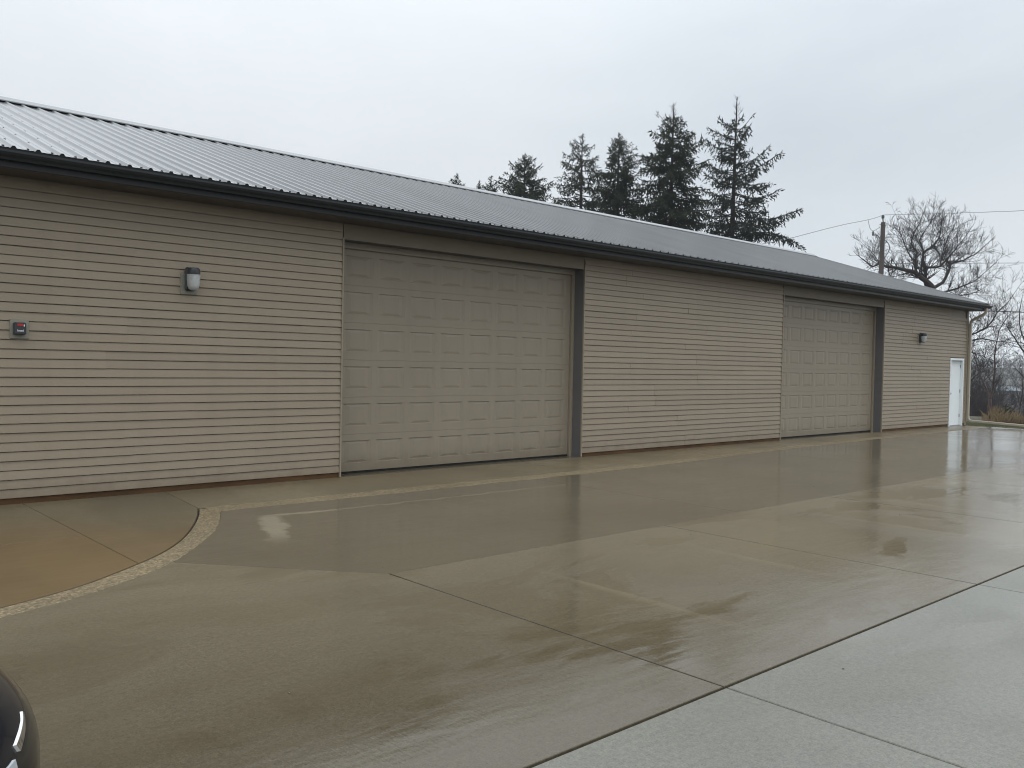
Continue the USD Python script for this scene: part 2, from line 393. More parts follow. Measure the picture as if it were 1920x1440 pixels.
            N[f'kh{k}'] = ('map_range', {'range_type': 'smoothstep', 'from_min': u0 - 0.05, 'from_max': u0 + 0.12, 'to_min': 0, 'to_max': 1, 'clamp': True})
            N[f'ki{k}'] = ('map_range', {'range_type': 'smoothstep', 'from_min': u0 + ln * 0.55, 'from_max': u0 + ln, 'to_min': 1, 'to_max': 0, 'clamp': True})
            N[f'kj{k}'] = ('math', {'math_type': 'multiply'})
            N[f'kk{k}'] = ('math', {'math_type': 'multiply'})
            N[f'kc{k}'] = ('mix', {'color2': (0.22, 0.19, 0.135)})
            K += [('mka.vector', f'ku{k}.vector1'), ('mka.vector', f'kv{k}.vector1'), (f'kv{k}.value', f'ke{k}.value1'), (f'ke{k}.value', f'kf{k}.value1'),
                  (f'kf{k}.value', f'kg{k}.value'), (f'ku{k}.value', f'kh{k}.value'), (f'ku{k}.value', f'ki{k}.value'), (f'kh{k}.result', f'kj{k}.value1'),
                  (f'ki{k}.result', f'kj{k}.value2'), (f'kj{k}.value', f'kk{k}.value1'), (f'kg{k}.result', f'kk{k}.value2'), (f'kk{k}.value', f'kc{k}.fac'), (cur, f'kc{k}.color1')]
            cur = f'kc{k}.color'
    if agg:
        N['vo'] = ('voronoi_texture', {'scale': 55.0})
        N['vr'] = ('rgb_ramp', {'ramp': [(0.1, (0.62, 0.62, 0.62)), (0.55, (1.0, 1.0, 1.0)), (0.9, (1.75, 1.7, 1.6))]})
        N['vb'] = ('rgb_to_bw', {})
        N['vm'] = ('mix', {'mix_type': 'multiply', 'fac': 1.0})
        N['b3'] = ('bump', {'strength': 0.7, 'distance': 0.008, 'invert': True})
        K += [('g.position', 'vo.vector'), ('vo.color', 'vb.color'), ('vb.val', 'vr.fac'), (cur, 'vm.color1'), ('vr.color', 'vm.color2'),
              ('vo.distance', 'b3.height'), ('b1.normal', 'b3.normal')]
        K[K.index(('b1.normal', 'p.normal'))] = ('b3.normal', 'p.normal')
        cur = 'vm.color'
    K.append((cur, 'p.base_color'))
    return usdkit.material(stage, L + name, N, K, surface='p.BSDF')


M['con_mid'] = concrete('con_mid', (0.070, 0.058, 0.038), 0.09, 0.23, bump=0.5, stain_amt=0.5, puddles=0.8, lips=[(4.76, -7.9, -5.4, 0.45, 0.10), (6.50, -7.7, -5.6, 0.35, 0.12), (9.15, -7.6, -5.3, 0.4, 0.10), (10.9, -7.4, -5.3, 0.4, 0.10)])
M['con_dark'] = concrete('con_dark', (0.045, 0.037, 0.024), 0.06, 0.17, bump=0.35, stain_amt=0.3, marks=[(4.20, -2.25, 3.62, -3.60, 0.15, 0.42), (4.1, -2.22, 5.3, -2.32, 0.06, 0.34), (5.0, -2.30, 9.5, -2.35, 0.05, 0.14)])
M['con_near'] = concrete('con_near', (0.146, 0.142, 0.119), 0.20, 0.40, stain_amt=0.35, puddles=0.4)
M['con_apron'] = concrete('con_apron', (0.085, 0.069, 0.042), 0.20, 0.38, stain=(0.095, 0.068, 0.036), stain_amt=0.6)
M['con_walk'] = concrete('con_walk', (0.094, 0.077, 0.047), 0.30, 0.5, stain=(0.10, 0.070, 0.036), stain_amt=0.5, brown=(-1.1, 0.6, 0.75))
M['con_brown'] = concrete('con_brown', (0.088, 0.066, 0.036), 0.30, 0.5, stain=(0.10, 0.066, 0.032), stain_amt=0.5, brown=(-1.1, 0.6, 0.8))
M['con_band'] = concrete('con_band', (0.165, 0.130, 0.078), 0.35, 0.6, agg=True, stain_amt=0.3)
M['subbase'] = paint('subbase', (0.03, 0.027, 0.022), 0.9, 0.3, 6)
M['ground'] = usdkit.material(stage, L + 'ground', {
    'g': ('geometry', {}), 'n': ('noise_texture', {'scale': 0.35, 'detail': 8.0, 'roughness': 0.65}),
    'r': ('rgb_ramp', {'ramp': [(0.3, (0.036, 0.038, 0.022)), (0.5, (0.060, 0.054, 0.034)), (0.7, (0.09, 0.072, 0.044))]}),
    'p': ('principled_bsdf', {'roughness': 0.9}), 'nb': ('noise_texture', {'scale': 9, 'detail': 6}), 'b': ('bump', {'strength': 0.7, 'distance': 0.08})},
    [('g.position', 'n.vector'), ('n.fac', 'r.fac'), ('r.color', 'p.base_color'), ('g.position', 'nb.vector'), ('nb.fac', 'b.height'), ('b.normal', 'p.normal')], surface='p.BSDF')

# ------------------------------------------------------------------ terrain
PAD_X = 28.22


def smooth01(t):
    t = np.clip(t, 0, 1)
    return t * t * (3 - 2 * t)


def terrain(x, y):
    x, y = np.asarray(x, float), np.asarray(y, float)
    h = np.full(np.broadcast(x, y).shape, -0.075)
    h = h - 0.22 * smooth01((x - 29.5) / 6.0) - 5.2 * smooth01((x - 38) / 60.0)
    far = np.hypot(x, y + CAM_D)
    h = h - 6.0 * smooth01((far - 120) / 180.0) * smooth01((x - 60) / 80)
    h = h + 17.5 * smooth01((far - 380) / 430.0) * smooth01((x - 60) / 80)
    h = h + (meshkit.fbm(np.stack([x / 40, y / 40, 0 * x], -1), 3, 5) - 0.5) * 2.5 * smooth01((x - 45) / 60.0)
    h = h - 0.5 * smooth01((y - 14) / 40) * smooth01((60 - x) / 30)
    return h


def axis(lo, hi, c0, c1, fine, n):
    a = np.concatenate([np.linspace(lo, c0, n, endpoint=False), np.arange(c0, c1, fine), np.linspace(c1, hi, n)])
    return np.unique(a)


gx, gy = axis(-510, 1250, -15, 60, 1.5, 90), axis(-810, 1010, -25, 35, 1.5, 80)
X, Y = np.meshgrid(gx, gy, indexing='ij')
Z = terrain(X, Y)
nx, ny = X.shape
ii, jj = np.meshgrid(np.arange(nx - 1), np.arange(ny - 1), indexing='ij')
quads = np.stack([ii * ny + jj, (ii + 1) * ny + jj, (ii + 1) * ny + jj + 1, ii * ny + jj + 1], -1).reshape(-1, 4)
obj('ground', (np.column_stack([X.ravel(), Y.ravel(), Z.ravel()]), np.vstack([quads[:, [0, 1, 2]], quads[:, [0, 2, 3]]])), M['ground'], smooth=True,
    label='damp grassy ground falling away to a wooded valley and hill', kind='structure')

# ------------------------------------------------------------------ concrete
pad = thing('concrete_pad', 'rain wet concrete yard of jointed slabs in front of the long building', kind='structure')
obj('sub_base', MB().box(-14, PAD_X - 0.02, -19, -0.02, -0.13, -0.030).get(), M['subbase'], pad)

inner = [(-14, -4.2), (-6, -4.6), (-2.5, -4.72), (0.2, -4.55), (1.0, -4.38), (1.56, -4.16), (1.87, -4.0), (2.23, -3.72), (2.66, -3.33), (2.98, -2.93), (3.37, -2.28), (3.64, -1.74), (3.80, -1.36)]
outer = [(-14, -4.42), (-6, -4.82), (-2.5, -4.95), (0.2, -4.80), (1.0, -4.60), (1.51, -4.41), (1.79, -4.28), (2.1, -4.11), (2.49, -3.81), (2.81, -3.47), (3.21, -2.96), (3.49, -2.54), (3.74, -2.05), (3.93, -1.67)]
line_in = [(3.80, -1.36), (5.3, -1.36), (9.8, -1.36), (12.9, -1.22), (17.4, -0.85), (PAD_X, -0.62)]
line_out = [(3.93, -1.67), (5.2, -1.66), (9.5, -1.67), (12.5, -1.52), (16.5, -1.20), (PAD_X, -0.85)]


def dense(pts, step=0.12):
    ls = LineString(pts)
    n = max(2, int(ls.length / step))
    return [tuple(ls.interpolate(k / n, normalized=True).coords[0]) for k in range(n + 1)]


def smooth_curve(pts):
    from scipy.interpolate import PchipInterpolator
    pts = np.array(pts); s = np.concatenate([[0], np.cumsum(np.linalg.norm(np.diff(pts, axis=0), axis=1))])
    q = np.linspace(0, s[-1], 120)
    return list(map(tuple, np.column_stack([PchipInterpolator(s, pts[:, 0])(q), PchipInterpolator(s, pts[:, 1])(q)])))


inner_s, outer_s = smooth_curve(inner), smooth_curve(outer)
rng = np.random.default_rng(3)


def slab(poly, mat, name='slab', top=0.0, gap=0.004, chamfer=0.004, label=None, rough_edge=0.0):
    if poly.is_empty:
        return
    for g in getattr(poly.buffer(-gap), 'geoms', [poly.buffer(-gap)]):
        if g.area < 0.02:
            continue
        m = MB()
        a = trimesh.creation.extrude_polygon(g, 0.09, engine='earcut'); a.apply_translation([0, 0, -0.09 - chamfer + top]); m.mesh(a)
        inn = g.buffer(-chamfer)
        ext0, ext1 = np.array(g.exterior.coords[:-1]), None
        # chamfer ring: project the outer ring to the inner one
        ring = np.array([inn.exterior.interpolate(inn.exterior.project(__import__('shapely').geometry.Point(q))).coords[0] for q in ext0])
        n = len(ext0)
        v = np.vstack([np.column_stack([ext0, np.full(n, top - chamfer)]), np.column_stack([ring, np.full(n, top)])])
        m.add(v, [(i, (i + 1) % n, n + (i + 1) % n, n + i) for i in range(n)])
        tv, tf = trimesh.creation.triangulate_polygon(Polygon(ring).buffer(0), engine='earcut')
        m.add(np.column_stack([tv, np.full(len(tv), top)]), tf)
        v, f = m.get()
        t = trimesh.Trimesh(v, f, process=False)
        obj(name, (v, f), mat, pad, label=label)


walk = Polygon([(-14, -0.02)] + [(3.95, -0.02)] + inner_s[::-1])
xs = 2.42
wa = walk.intersection(sbox(xs, -10, 10, 10))
wb = walk.intersection(sbox(-14, -2.2, xs, 10))
wc = walk.intersection(sbox(-14, -10, xs, -2.2))
slab(wa, M['con_walk'], gap=0.003)
slab(wb, M['con_walk'], gap=0.003)
slab(wc, M['con_brown'], gap=0.003, label='rust brown stained slab of the walkway at the left')
apron = Polygon([(3.95, -0.02)] + [(PAD_X, -0.02)] + line_in[::-1])
for k, (a, b) in enumerate(zip([3.0, 10.4, 16.6, 22.9], [10.4, 16.6, 22.9, 30])):
    slab(apron.intersection(sbox(a, -5, b, 1)), M['con_apron'], gap=0.003)
wob = lambda pts, amp, sd: [(x, y + amp * (meshkit.fbm(np.array([x * 2.2, sd, 0.0]), 4, sd) - 0.5)) for x, y in pts]
band_full = Polygon(inner_s + wob(outer_s, 0.10, 3)[::-1]).buffer(0)
band_c = band_full.difference(LineString(inner_s).buffer(0.016))
slab(band_c, M['con_band'], 'pebble_band', gap=0.0, label='pale exposed aggregate band curving round the walkway')
band_l = Polygon(dense(line_in) + wob(dense(line_out), 0.09, 7)[::-1]).buffer(0)
slab(band_l.intersection(sbox(3.86, -5, 40, 1)), M['con_band'], 'pebble_band', gap=0.003, label='pale exposed aggregate strip running along the apron')
full = sbox(-14, -19, PAD_X, 1)
occupied = walk.union(apron).union(band_full).union(band_l)
rest = full.difference(occupied)
YD, YB = -5.03, -8.035
dark = rest.intersection(Polygon([(2.66, -3.70), (3.775, YD), (40, YD), (40, 1), (2.66, 1)]))
mid = rest.difference(Polygon([(2.66, -3.70), (3.775, YD), (40, YD), (40, 1), (2.66, 1)])).intersection(sbox(-14, YB, 40, 1))
near = rest.intersection(sbox(-14, -19, 40, YB))
jx = [3.775 + 3.355 * k for k in range(-5, 9)]
for a, b in zip([-14, 8.5, 14.9, 21.3], [8.5, 14.9, 21.3, 40]):
    slab(dark.intersection(sbox(a, -9, b, 1)), M['con_dark'], gap=0.0015, chamfer=0.002)
edges = [-14.1] + jx + [PAD_X + 1]
for a, b in zip(edges[:-1], edges[1:]):
    slab(mid.intersection(sbox(a + 0.0045, YB + 0.008, b - 0.0045, 1)), M['con_mid'], gap=0.0012, chamfer=0.003)
    slab(near.intersection(sbox(a, -11.4, b, YB - 0.004)), M['con_near'], gap=0.006)
    slab(near.intersection(sbox(a, -14.8, b, -11.4)), M['con_near'], gap=0.0035)
    slab(near.intersection(sbox(a, -18.9, b, -14.8)), M['con_near'], gap=0.0035)

# ------------------------------------------------------------------ the building
XL, XR = -9.0, 28.50          # front wall
YB_WALL, ZR, YR = 10.7, 5.64, 5.36
D1, D2 = (6.37, 11.21), (17.79, 22.80)
PD = (27.20, 28.22)
HEAD, C0, CH = 3.295, 0.074, 0.1006
bld = thing('storage_building', 'long low beige sided storage building with grey ribbed metal roof and two garage doors', 'building', (9.75, 5.3, 0))

m = MB()
for a, b in ((XL, D1[0]), (D1[1], D2[0]), (D2[1], PD[0] + 0.03), (PD[1] - 0.03, XR)):
    m.box(a + 0.002, b - 0.002, 0.012, 0.14, -0.05, 3.523)
for a, b in (D1, D2):
    m.box(a - 0.001, b + 0.001, 0.0125, 0.14, HEAD + 0.012, 3.523)
m.box(PD[0] + 0.031, PD[1] - 0.031, 0.0125, 0.14, 2.045, 3.523)
obj('front_wall', m.get(), M['trim'], bld)
g = Polygon([(0.0, -0.05), (YB_WALL, -0.05), (YB_WALL, 3.47), (YR, 5.40), (0.0, 3.47)])
for x0 in (XL - 0.10, XR - 0.10):
    mm = MB().sweep_x([(0.145, -0.05), (YB_WALL - 0.145, -0.05), (YB_WALL - 0.145, 3.46), (YR, 5.28), (0.145, 3.46)], x0, x0 + 0.1)
    obj('gable_wall', mm.get(), M['siding'], bld)
obj('back_wall', MB().box(XL, XR, YB_WALL - 0.14, YB_WALL, -0.05, 3.47).get(), M['siding'], bld)

rng = np.random.default_rng(11)


def siding_panel(x0, x1, z0, courses, lift):
    """A vinyl panel of lapped courses, each a sloping face with a hanging lip and a slot behind it."""
    mb = MB()
    for c in range(courses):
        za = z0 + c * CH
        zb = za + CH
        prof = np.array([(0.0080, za + 0.008), (-0.0150, za + 0.008), (-0.0150, za - 0.0055), (-0.0195, za - 0.0065), (-0.0200, za + 0.002), (-0.0085, zb - 0.0160), (0.0080, zb - 0.0135), (0.0080, zb + 0.006)])
        prof[:, 0] -= lift
        n = len(prof)
        k_ = max(2, int((x1 - x0) / 0.8) + 1)      # vinyl never hangs quite straight
        xs_ = np.linspace(x0, x1, k_)
        dz, dy = rng.normal(0, 0.0010, k_), rng.normal(0, 0.0013, k_)
        w_ = np.array([0, 1, 1, 1, 1, 0.6, 0, 0])
        rings = [np.column_stack([np.full(n, x), prof[:, 0] + dy[j] * w_, prof[:, 1] + dz[j] * w_]) for j, x in enumerate(xs_)]
        v = np.vstack(rings)
        f = [(j * n + i, j * n + i + 1, (j + 1) * n + i + 1, (j + 1) * n + i) for j in range(k_ - 1) for i in range(n - 1)]
        mb.add(v, f)
        v = np.vstack([rings[0], rings[-1]])
        mb.add(v, [(0, 6, 5), (0, 5, 1), (1, 5, 4), (1, 4, 3), (1, 3, 2), (n, n + 5, n + 6), (n, n + 1, n + 5), (n + 1, n + 4, n + 5), (n + 1, n + 3, n + 4), (n + 1, n + 2, n + 3)])
    return mb.get()


def siding_run(xa, xb, zmax=None, zmin=0.0, pitch=3.68):
    k = 0
    row = 0
    while k < 34:
        n = 2
        z0 = C0 + k * CH
        if z0 + n * CH > zmin + 0.02:
            off = rng.uniform(0.3, 1.0) * pitch
            cuts = [xa] + [c for c in np.arange(xa + off, xb - 0.5, pitch)] + [xb]
            if len(cuts) > 2 and cuts[1] - cuts[0] < 0.5:
                cuts.pop(1)
            for i, (a, b) in enumerate(zip(cuts[:-1], cuts[1:])):
                obj('siding_panel', siding_panel(a, b + (0.03 if b != xb else 0), z0, n, 0.0024 * (i % 2) + 0.0003 * (row % 3)), M['siding'], bld)
        k += n
        row += 1


siding_run(XL, D1[0] - 0.022)
siding_run(D1[1] + 0.022, D2[0] - 0.022)
siding_run(D2[1] + 0.022, PD[0] - 0.005 - 0.0)
# over and beside the person door
siding_top = [k for k in range(33) if C0 + k * CH > 2.05]
for k in range(0, len(siding_top) - 1, 2):
    obj('siding_panel', siding_panel(PD[0] - 0.004, XR - 0.11, C0 + siding_top[k] * CH, 2, 0.0014), M['siding'], bld)
for k in range(0, siding_top[0], 2):
    obj('siding_panel', siding_panel(PD[1] + 0.012, XR - 0.11, C0 + k * CH, 2, 0.0), M['siding'], bld)
# trims: channels beside the doors, corner post, frieze
for a, b in (D1, D2):
    for x, s in ((a, -1), (b, 1)):
        obj('door_trim', MB().box(x + s * 0.001, x + s * 0.024, -0.030, 0.001, 0.004, HEAD + 0.018).get(), M['trim'], bld)
    obj('door_head_trim', MB().box(a + 0.002, b - 0.002, -0.005, 0.0115, HEAD, 3.508).get(), M['header'], bld)
obj('corner_post', MB().box(XR - 0.11, XR + 0.02, -0.026, -0.0005, 0.0, 3.505).box(XR + 0.0005, XR + 0.022, -0.0004, 0.10, 0.0, 3.505).get(), M['trim'], bld)
for a, b in ((XL, D1[0] - 0.03), (D1[1] + 0.03, D2[0] - 0.03), (D2[1] + 0.03, PD[0] - 0.02), (PD[1] + 0.02, XR - 0.0)):
    obj('skirt_board', MB().box(a, b, -0.008, -0.0005, -0.02, 0.070).get(), M['skirt'], bld)

# eave
OV = 0.44
YE = -0.48
SL = (ZR - 3.715) / (YR - YE)
XE0, XE1 = XL - 0.33, XR + 0.34


def roof_z(y):
    return 3.715 + SL * (y - YE)


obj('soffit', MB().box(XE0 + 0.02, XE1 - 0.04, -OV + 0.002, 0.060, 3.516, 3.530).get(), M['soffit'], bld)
obj('fascia_board', MB().box(XE0, XE1 - 0.03, -OV - 0.022, -OV, 3.520, 3.685).get(), M['charcoal'], bld)
GY = -OV - 0.024
gut = [(GY, 3.585), (GY, 3.672), (GY - 0.003, 3.672), (GY - 0.003, 3.588), (GY - 0.062, 3.588), (GY - 0.072, 3.612), (GY - 0.100, 3.632), (GY - 0.112, 3.655), (GY - 0.112, 3.668), (GY - 0.100, 3.668),
       (GY - 0.100, 3.674), (GY - 0.119, 3.674), (GY - 0.119, 3.652), (GY - 0.106, 3.628), (GY - 0.078, 3.608), (GY - 0.067, 3.582), (GY, 3.582)]
mb = MB().sweep_x(gut, XE0, XE1 - 0.02)
endcap = [(GY, 3.582), (GY - 0.066, 3.582), (GY - 0.077, 3.608), (GY - 0.105, 3.628), (GY - 0.118, 3.652), (GY - 0.118, 3.673), (GY, 3.673)]
mb.sweep_x(endcap, XE1 - 0.0199, XE1 - 0.016)
obj('gutter', mb.get(), M['charcoal'], bld)
for xg in (-1.2, 4.9, 11.0, 17.1, 23.2):   # lapped joints of the gutter lengths
    c_ = np.array(endcap); c_ = c_ + np.sign(c_ - c_.mean(0)) * [0.0022, 0.0022]; c_[:, 0] = np.minimum(c_[:, 0], GY - 0.0005)
    obj('gutter_joint', MB().sweep_x(c_, xg, xg + 0.06).get(), M['charcoal'], bld)
# rake boards at the gable ends
for x0 in (XE0, XE1 - 0.05):
    mm = MB()
    for s in (0, 1):
        ya, yb = (YE + 0.03, YR) if s == 0 else (YR, 2 * YR - YE - 0.03)
        za, zb = (roof_z(YE + 0.03), roof_z(YR)) if s == 0 else (roof_z(YR), roof_z(YE + 0.03))
        mm.sweep_x([(ya, za - 0.17), (yb, zb - 0.17), (yb, zb - 0.012), (ya, za - 0.012)], x0, x0 + 0.02)
    obj('rake_board', mm.get(), M['charcoal'], bld)

# roof sheets: ribs every 228 mm
RIB, RH = 0.2286, 0.025
ux = lambda u: np.array([0, u / math.hypot(1, SL), u * SL / math.hypot(1, SL)])
NRM = np.array([0, -SL, 1]) / math.hypot(1, SL)
LEN = (YR - YE) * math.hypot(1, SL) - 0.02


def rib_outline(x0, n):
    pts = []
    for k in range(n):
        c = x0 + k * RIB
        pts += [(c + 0.0, 0), (c + 0.072, 0), (c + 0.074, 0.003), (c + 0.082, 0.003), (c + 0.084, 0), (c + 0.144, 0), (c + 0.146, 0.003), (c + 0.154, 0.003), (c + 0.156, 0),
                (c + RIB - 0.058, 0), (c + RIB - 0.041, RH), (c + RIB - 0.017, RH)]
    pts.append((x0 + n * RIB, 0.0))
    return np.array(pts)


base0 = np.array([0, YE, 3.715])
X_RIB0 = 2.440 + 0.029 - RIB * 52     # rib phase read at the left of the picture
n_ribs = int((XE1 - X_RIB0) / RIB)
k = 0
eave_prof = []
while k < n_ribs:
    n = min(4, n_ribs - k)
    pr = rib_outline(X_RIB0 + k * RIB, n)
    lo = np.array([(x, 0, 0) + base0 + NRM * h for x, h in pr])
    hi = lo + ux(LEN)
    nn = len(pr)
    # a thin sheet: top skin and lower skin
    v = np.vstack([lo, hi, lo - NRM * 0.0012, hi - NRM * 0.0012])
    f = [(i, i + 1, nn + i + 1, nn + i) for i in range(nn - 1)] + [(2 * nn + i + 1, 2 * nn + i, 3 * nn + i, 3 * nn + i + 1) for i in range(nn - 1)] + [(i + 1, i, 2 * nn + i, 2 * nn + i + 1) for i in range(nn - 1)]
    obj('roof_sheet', (v, f), M['roof'], bld)
    eave_prof.append(pr[:-1] if k + n < n_ribs else pr)
    k += n
XRE = X_RIB0 + n_ribs * RIB
ep = np.vstack(eave_prof)
top = np.array([(x, YE - 0.0035, 3.715 + h * 0.95 + 0.0015) for x, h in ep])
bot = np.array([(x, YE - 0.0035, 3.690) for x, h in ep])
v = np.vstack([top, bot, top + [0, 0.03, -0.004], bot + [0, 0.03, 0]])
nn = len(ep)
obj('eave_closure', (v, [(i, nn + i, nn + i + 1, i + 1) for i in range(nn - 1)] + [(nn + i, 3 * nn + i, 3 * nn + i + 1, nn + i + 1) for i in range(nn - 1)]), M['rubber'], bld)
obj('rear_roof', MB().sweep_x([(YR, ZR - 0.03), (2 * YR - YE, 3.685), (2 * YR - YE, 3.705), (YR, ZR - 0.008)], X_RIB0, XRE).get(), M['roof'], bld)
zc = ZR + RH + 0.006
cap = [(YR - 0.16, zc - 0.16 * SL), (YR - 0.162, zc - 0.16 * SL + 0.016), (YR - 0.05, zc - 0.05 * SL + 0.040), (YR, zc + 0.052), (YR + 0.05, zc - 0.05 * SL + 0.040), (YR + 0.162, zc - 0.16 * SL + 0.016), (YR + 0.16, zc - 0.16 * SL), (YR + 0.05, zc - 0.05 * SL + 0.030), (YR, zc + 0.04), (YR - 0.05, zc - 0.05 * SL + 0.030)]
obj('ridge_cap', MB().sweep_x(cap, X_RIB0 - 0.01, XRE + 0.01).get(), M['ridge'], bld)
for x in (X_RIB0, XRE):   # rake trim
    s = 1 if x > 0 else -1
    lo = base0 + NRM * (RH + 0.004) + [x, 0, 0]
    v = []
    for p_ in (lo, lo + ux(LEN)):
        v += [p_ + [-s * 0.09, 0, 0], p_ + [s * 0.012, 0, 0], p_ + [s * 0.012, 0, -0.075], p_ + [s * 0.008, 0, -0.075], p_ + [s * 0.008, 0, -0.003], p_ + [-s * 0.09, 0, -0.003]]
    f = [(i, (i + 1) % 6, 6 + (i + 1) % 6, 6 + i) for i in range(6)]
    obj('rake_trim', (np.array(v), f), M['ridge'], bld)
# screws along the purlins
mb = MB()
hexa = trimesh.creation.cylinder(radius=0.013, height=0.016, sections=6)
hv, hf = np.array(hexa.vertices), np.array(hexa.faces)
Rm = np.column_stack([[1, 0, 0], np.cross(NRM, [1, 0, 0]), NRM])
for k in range(n_ribs):
    xk = X_RIB0 + k * RIB
    if not (0 < xk < 17):
        continue
    for r, u in enumerate(np.arange(0.06, LEN - 0.1, 0.61)):
        for dx in ((0.115,) if r == 0 else (0.022,)):
            c = base0 + ux(u) + NRM * 0.005 + [xk + dx, 0, 0]
            mb.add(hv @ Rm.T + c, hf)
obj('roof_screws', mb.get(), M['screw'], bld, kind='stuff')

# overhead doors
DY = 0.25


def overhead_door(a, b, cols, zb):
    dr = folder('overhead_door', bld)
    H = 0.533
    x0, x1 = a - 0.03, b + 0.03
    pitch = (b - a - 0.34 + 0.09) / cols
    px0 = a + 0.17
    for s in range(6):
        z0, z1 = zb + s * H, zb + (s + 1) * H - 0.0008
        m_ = MB()
        # the skin: bars around recessed fields; top and bottom edges roll back at the joints
        pz0, pz1 = z0 + 0.117, z0 + 0.117 + 0.322
        if s == 5:
            pz1 = z0 + 0.117 + 0.30
        fields = [(px0 + c * pitch, px0 + c * pitch + pitch - 0.09) for c in range(cols)]
        m_.sweep_x([(DY + 0.045, z0), (DY + 0.002, z0), (DY, z0 + 0.002), (DY, pz0), (DY + 0.045, pz0)], x0, x1)
        m_.sweep_x([(DY + 0.045, pz1), (DY, pz1), (DY, z1 - 0.002), (DY + 0.002, z1), (DY + 0.045, z1)], x0, x1)
        xs_ = [x0] + [q for fl in fields for q in fl] + [x1]
        for q in range(0, len(xs_), 2):
            m_.box(xs_[q], xs_[q + 1], DY, DY + 0.045, pz0, pz1)
        # fine pressed lines across the upper and lower rails
        obj('door_section', m_.get(), M['door'], dr)
        for fa, fb in fields:   # pressed field: bevel in, flat, raised again in the middle
            def ring(d, y, e):
                return [(fa + e, y, pz0 + d), (fb - e, y, pz0 + d), (fb - e, y, pz1 - d), (fa + e, y, pz1 - d)]
            rings = [ring(0.0, DY + 0.001, 0.0), ring(0.008, DY + 0.010, 0.046), ring(0.014, DY + 0.010, 0.052), ring(0.045, DY + 0.0015, 0.120)]
            v = np.array([q for r_ in rings for q in r_])
            f = [(4 * i + j, 4 * i + (j + 1) % 4, 4 * i + 4 + (j + 1) % 4, 4 * i + 4 + j) for i in range(3) for j in range(4)] + [(12, 13, 14, 15)]
            obj('raised_panel', (v, f), M['door'], dr)
    obj('bottom_seal', MB().box(a, b, DY + 0.004, DY + 0.04, 0.004, zb - 0.001).get(), M['rubber'], dr)
    # liner of the opening
    jm = folder('door_jamb', bld)
    obj('liner', MB().box(b - 0.001, b + 0.02, 0.003, DY + 0.10, 0.0, HEAD + 0.01).get(), M['jamb'], jm)
    obj('liner', MB().box(a - 0.02, a + 0.001, 0.003, DY + 0.10, 0.0, HEAD + 0.01).get(), M['jamb'], jm)
    obj('liner', MB().box(a + 0.002, b - 0.002, 0.003, DY + 0.10, HEAD - 0.001, HEAD + 0.011).get(), M['jamb'], jm)
    for xa, xb in ((b - 0.065, b - 0.0012), (a + 0.0012, a + 0.065)):
        obj('stop', MB().box(xa, xb, DY - 0.045, DY - 0.006, 0.001, HEAD - 0.09).get(), M['trim'], jm)
    obj('stop', MB().box(a + 0.0012, b - 0.0012, DY - 0.046, DY - 0.007, HEAD - 0.088, HEAD - 0.002).get(), M['door'], jm)
    obj('threshold', MB().box(a + 0.0005, b - 0.0005, -0.015, 0.6, -0.08, -0.003).get(), M['con_apron'], bld)
    obj('dark_interior', MB().box(a - 0.02, b + 0.02, DY + 0.11, DY + 0.13, 0.0, HEAD).get(), M['rubber'], bld)


overhead_door(*D1, 8, 0.030)
overhead_door(*D2, 8, 0.030)

# person door
pdn = folder('entry_door', bld)
a, b = PD
obj('frame', MB().box(a, a + 0.055, -0.032, 0.12, 0.0, 2.045).box(b - 0.055, b, -0.032, 0.12, 0.0, 2.045).box(a + 0.0552, b - 0.0552, -0.032, 0.12, 1.985, 2.045).get(), M['white'], pdn)
obj('leaf', MB().box(a + 0.057, b - 0.057, 0.055, 0.10, 0.02, 1.983).get(), M['white'], pdn)
kn = trimesh.creation.icosphere(2, 0.03); kn.apply_translation([a + 0.13, 0.0, 0.98])
obj('handle', MB().mesh(kn).tube([(a + 0.13, 0.0, 0.98), (a + 0.13, 0.056, 0.98)], 0.013, 8).get(), M['ridge'], pdn, smooth=True)
for z in (0.25, 1.0, 1.75):
    obj('hinge', MB().box(b - 0.064, b - 0.0555, 0.035, 0.056, z, z + 0.1).get(), M['ridge'], pdn)
obj('sill', MB().box(a + 0.056, b - 0.056, 0.0, 0.12, 0.0, 0.018).get(), M['ridge'], pdn)

# downspout: outlet, offset, drop, elbow, extension along the slab edge
def strap_tube(pts, w, d, side):
    """A rectangular pipe along a polyline; side = the direction of its width."""
    p = np.array(pts, float)
    t = np.gradient(p, axis=0); t /= np.linalg.norm(t, axis=1, keepdims=True)
    side = np.broadcast_to(np.array(side, float), p.shape)
    s_ = side - (side * t).sum(1, keepdims=True) * t; s_ /= np.linalg.norm(s_, axis=1, keepdims=True)
    q = np.cross(t, s_)
    ang = np.linspace(0, 2 * np.pi, 12, endpoint=False)
    cx = np.sign(np.cos(ang)) * np.abs(np.cos(ang)) ** 0.45; cy = np.sign(np.sin(ang)) * np.abs(np.sin(ang)) ** 0.45
    v = (p[:, None] + cx[None, :, None] * s_[:, None] * w / 2 + cy[None, :, None] * q[:, None] * d / 2).reshape(-1, 3)
    n, k_ = len(p), 12
    f = [(i * k_ + j, i * k_ + (j + 1) % k_, (i + 1) * k_ + (j + 1) % k_, (i + 1) * k_ + j) for i in range(n - 1) for j in range(k_)]
    return v, f


